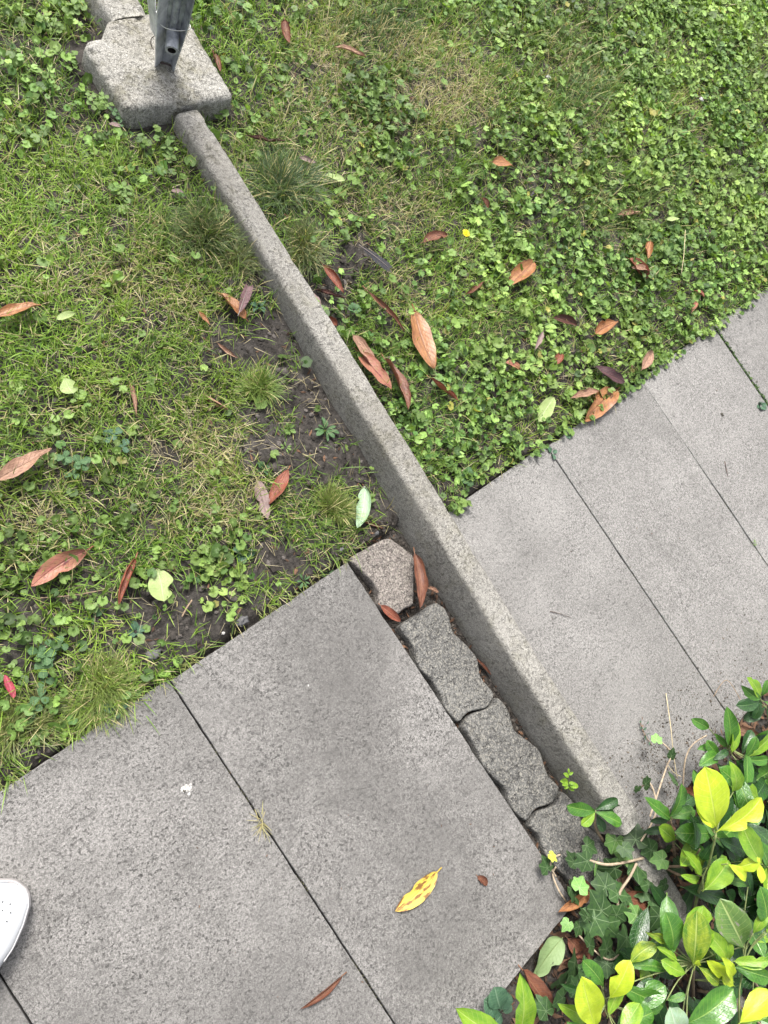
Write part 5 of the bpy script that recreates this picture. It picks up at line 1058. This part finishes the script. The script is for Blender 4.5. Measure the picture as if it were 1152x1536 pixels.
# the body of the hedge: older darker leaves lower down, filling the bed
def hedge(n, region, zr, label, ox):
    r = empty('laurel_hedge', ox); tag(r, label, 'hedge'); A = np.array(ox, dtype=float); cnt = 0
    while cnt < n:
        x = random.uniform(region[0], region[1]); y = random.uniform(region[2], region[3]); z = random.uniform(*zr); px, py = prj(np.array([x, y, z]))
        # stays out of the paving: only beyond the slab ends / right of the kerb end
        lim = np.interp(px, [780, 860, 905, 960, 1000, 1050, 1085, 1150, 1200], [1530, 1500, 1450, 1330, 1215, 1180, 1130, 1060, 1010])
        if (py < lim+22 and not (x > 1.9 and y < -1.07)) or (y > -.99 and x < 1.16): continue
        a = random.uniform(0, 6.283); l = random.uniform(.075, .13); e = random.uniform(-.3, .6); b_ = np.array([x, y, z]); t = b_+np.array([math.cos(a)*math.cos(e), math.sin(a)*math.cos(e), math.sin(e)])*l
        tx, ty = prj(t); lim2 = np.interp(tx, [780, 860, 905, 960, 1000, 1050, 1085, 1150, 1200], [1530, 1500, 1450, 1330, 1215, 1180, 1130, 1060, 1010])
        if ty < lim2+8 and not (x > 1.9 and t[1] < -1.04): continue
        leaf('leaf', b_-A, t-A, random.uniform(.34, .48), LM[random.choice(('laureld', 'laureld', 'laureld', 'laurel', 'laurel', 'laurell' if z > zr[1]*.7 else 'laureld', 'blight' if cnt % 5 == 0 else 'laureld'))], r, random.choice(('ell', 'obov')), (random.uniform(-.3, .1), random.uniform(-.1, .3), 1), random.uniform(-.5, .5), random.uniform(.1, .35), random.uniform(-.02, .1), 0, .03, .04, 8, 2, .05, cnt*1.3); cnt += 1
    for k in range(16):
        x = random.uniform(region[0]+.05, region[1]); y = random.uniform(region[2], region[3]-.08); px, py = prj(np.array([x, y, .1]))
        if py < np.interp(px, [860, 960, 1050, 1150], [1520, 1360, 1240, 1120]): continue
        z0 = gz1(x, y); q = np.array([x, y, z0]); tube('branch', [q-A, q+np.array([random.uniform(-.04, .04), random.uniform(-.04, .04), zr[1]*.5])-A, q+np.array([random.uniform(-.08, .08), random.uniform(-.08, .08), zr[1]*.95])-A], (.004, .002), M_twig, r, 6)
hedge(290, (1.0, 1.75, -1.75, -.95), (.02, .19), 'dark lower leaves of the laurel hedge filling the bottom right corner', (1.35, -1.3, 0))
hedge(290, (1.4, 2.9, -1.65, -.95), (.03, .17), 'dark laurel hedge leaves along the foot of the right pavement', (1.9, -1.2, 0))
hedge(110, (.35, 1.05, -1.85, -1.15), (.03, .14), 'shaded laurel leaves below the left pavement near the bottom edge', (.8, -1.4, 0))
# strawberry like plant at the bottom edge
p = un(745, 1500, 0); r = empty('weed', p); tag(r, 'dark round toothed leaves beside the bright green spoon leaf', 'weed'); A = np.array(p)
for (bx, by, tx, ty, z, wd) in ((750,1512,742,1480,.06,1.05),(752,1514,762,1488,.055,.9),(748,1516,726,1500,.05,1.0),(755,1518,768,1508,.05,.8),(752,1522,742,1534,.05,.9)):
    leaf('leaf', un(bx, by, z-.01)-A, un(tx, ty, z)-A, wd, LM['weedb'], r, 'round', (0, 0, 1), random.uniform(-.2, .2), .15, .05, 0, .05, .15, 10, 3, .1, bx)

# ---------------------------------------------------------------- sneaker
def sneaker():
    T = un(17, 1319, .028); Bk = un(-39, 1437, .028); ax = (Bk-T); ax[2] = 0; ax /= np.linalg.norm(ax); s = np.array([-ax[1], ax[0], 0]); O = np.array([T[0], T[1], 0])
    r = empty('sneaker', O); tag(r, 'white leather sneaker with perforated toe on the pavement at the left edge', 'shoe')
    Ls = .285
    def halfw(u):      # plan half widths (towards +s, -s)
        xs_ = [0, .02, .05, .1, .2, .32, .5, .7, .85, .95, 1]; return np.interp(u, xs_, [.004, .024, .036, .046, .054, .056, .046, .038, .037, .028, .006])
    def shift(u): return np.interp(u, [0, .2, .5, 1], [.006, .0, -.004, 0])
    def ringz(zf, grow, n=44, m=None):
        pts = []
        us = [.5*(1-math.cos(math.pi*i/n)) for i in range(n+1)]
        for u in us: pts.append((u, 1))
        for u in us[::-1][1:-1]: pts.append((u, -1))
        out = []
        for u, sg in pts:
            w_ = halfw(u)*grow+.0; out.append(ax*(u*Ls+(.5-u)*2*(1-grow)*.028)+s*(sg*w_+shift(u))+np.array([0, 0, zf(u)]))
        return out
    def loft(name, rings, mat, cap=True):
        V = [p for rg in rings for p in rg]; n = len(rings[0]); F = []
        for k in range(len(rings)-1):
            for i in range(n): j = (i+1) % n; F.append((k*n+i, k*n+j, (k+1)*n+j, (k+1)*n+i))
        if cap: F.append(tuple(range(n))[::-1])
        return V, F, n
    V, F, n = loft('sole', [ringz(lambda u: .0005+.004*max(0, .12-u)*8, .97), ringz(lambda u: .004+.004*max(0, .12-u)*8, 1.0), ringz(lambda u: .014, 1.01), ringz(lambda u: .026, 1.0), ringz(lambda u: .029, .975), ringz(lambda u: .0292, .90)], M_pinkish)
    F.append(tuple(range(5*n, 6*n))); mesh('sole', V, F, M_pinkish, r)
    top = lambda u: float(np.interp(u, [0, .08, .2, .34, .45, .62, .8, 1], [.028, .047, .056, .068, .083, .098, .10, .095]))
    rings = []
    for k, (gw, tz) in enumerate(((.955, 0), (.962, .15), (.955, .35), (.92, .58), (.84, .78), (.70, .91), (.5, .98), (.25, 1.0), (.03, 1.0))):
        rings.append(ringz(lambda u, tz=tz: .028+(top(u)-.028)*tz, gw))
    # keep the heel open: last rings still close over the foot
    V, F, n = loft('upper', rings, M_leather, False); F.append(tuple(range((len(rings)-1)*n, len(rings)*n))); mesh('upper', V, F, M_leather, r)
    # toe overlay band (mudguard) with raised edge
    def surf(u, q, lift):   # q -1..1 across
        tz = math.cos(q*math.pi/2)**.55; g_ = abs(math.sin(q*math.pi/2))*.93
        return ax*(u*Ls+(.5-u)*2*(1-max(g_, .05))*.028*0)+s*(math.copysign(1, q)*halfw(u)*g_+shift(u))+np.array([0, 0, .028+(top(u)-.028)*tz+lift])
    # outline seams
    import itertools
    seam = [ringz(lambda u: .028+(top(u)-.028)*.60+.0014, .925)[i] for i in list(range(0, 20))[::-1]+list(range(n-1, n-20, -1))]
    tube('toe_seam', seam, .0013, M_white, r, 6, 2)
    holes = []
    g1 = ringz(lambda u: .028+(top(u)-.028)*.955, .6)
    V = []; F = []
    for row, (uu, cnt) in enumerate(((.115, 3), (.155, 4), (.20, 4), (.245, 3))):
        for c in range(cnt):
            q = (c-(cnt-1)/2)*.022/.05; w_ = halfw(uu); lat = q*w_*.62
            # height of the lofted upper at that lateral fraction
            fr = abs(lat)/w_; tz = float(np.interp(fr, [0, .25, .5, .7, .84, .92], [1, 1, .98, .91, .78, .58])); P = Vector(tuple(ax*(uu*Ls)+s*(lat+shift(uu))+np.array([0, 0, .028+(top(uu)-.028)*tz+.0009])))
            b0 = len(V)
            for k in range(10): a = 2*math.pi*k/10; V.append(P+Vector(tuple(ax))*math.cos(a)*.0013+Vector(tuple(s))*math.sin(a)*.0013+Vector((0, 0, .0013*math.cos(a)*.25)))
            F.append(tuple(b0+k for k in range(10)))
    mesh('perforations', V, F, M_hole, r, smooth=False)
    for k in range(6):
        u = .36+.055*k; z = top(u)+.003; w_ = .020; tube('lace', [ax*(u*Ls)+s*(-w_)+np.array([0, 0, z-.004]), ax*(u*Ls+.004)+np.array([0, 0, z+.002]), ax*(u*Ls)+s*w_+np.array([0, 0, z-.004])], .0028, M_lace, r, 6, 4)
    # padded collar and ankle opening
    col_ = [ax*((.80+.155*math.cos(a))*Ls)+s*(.032*math.sin(a))+np.array([0, 0, .100+.004*math.cos(a)]) for a in np.linspace(0, 2*math.pi, 24)]
    tube('collar', col_, .007, M_leather, r, 8, 2)
sneaker()
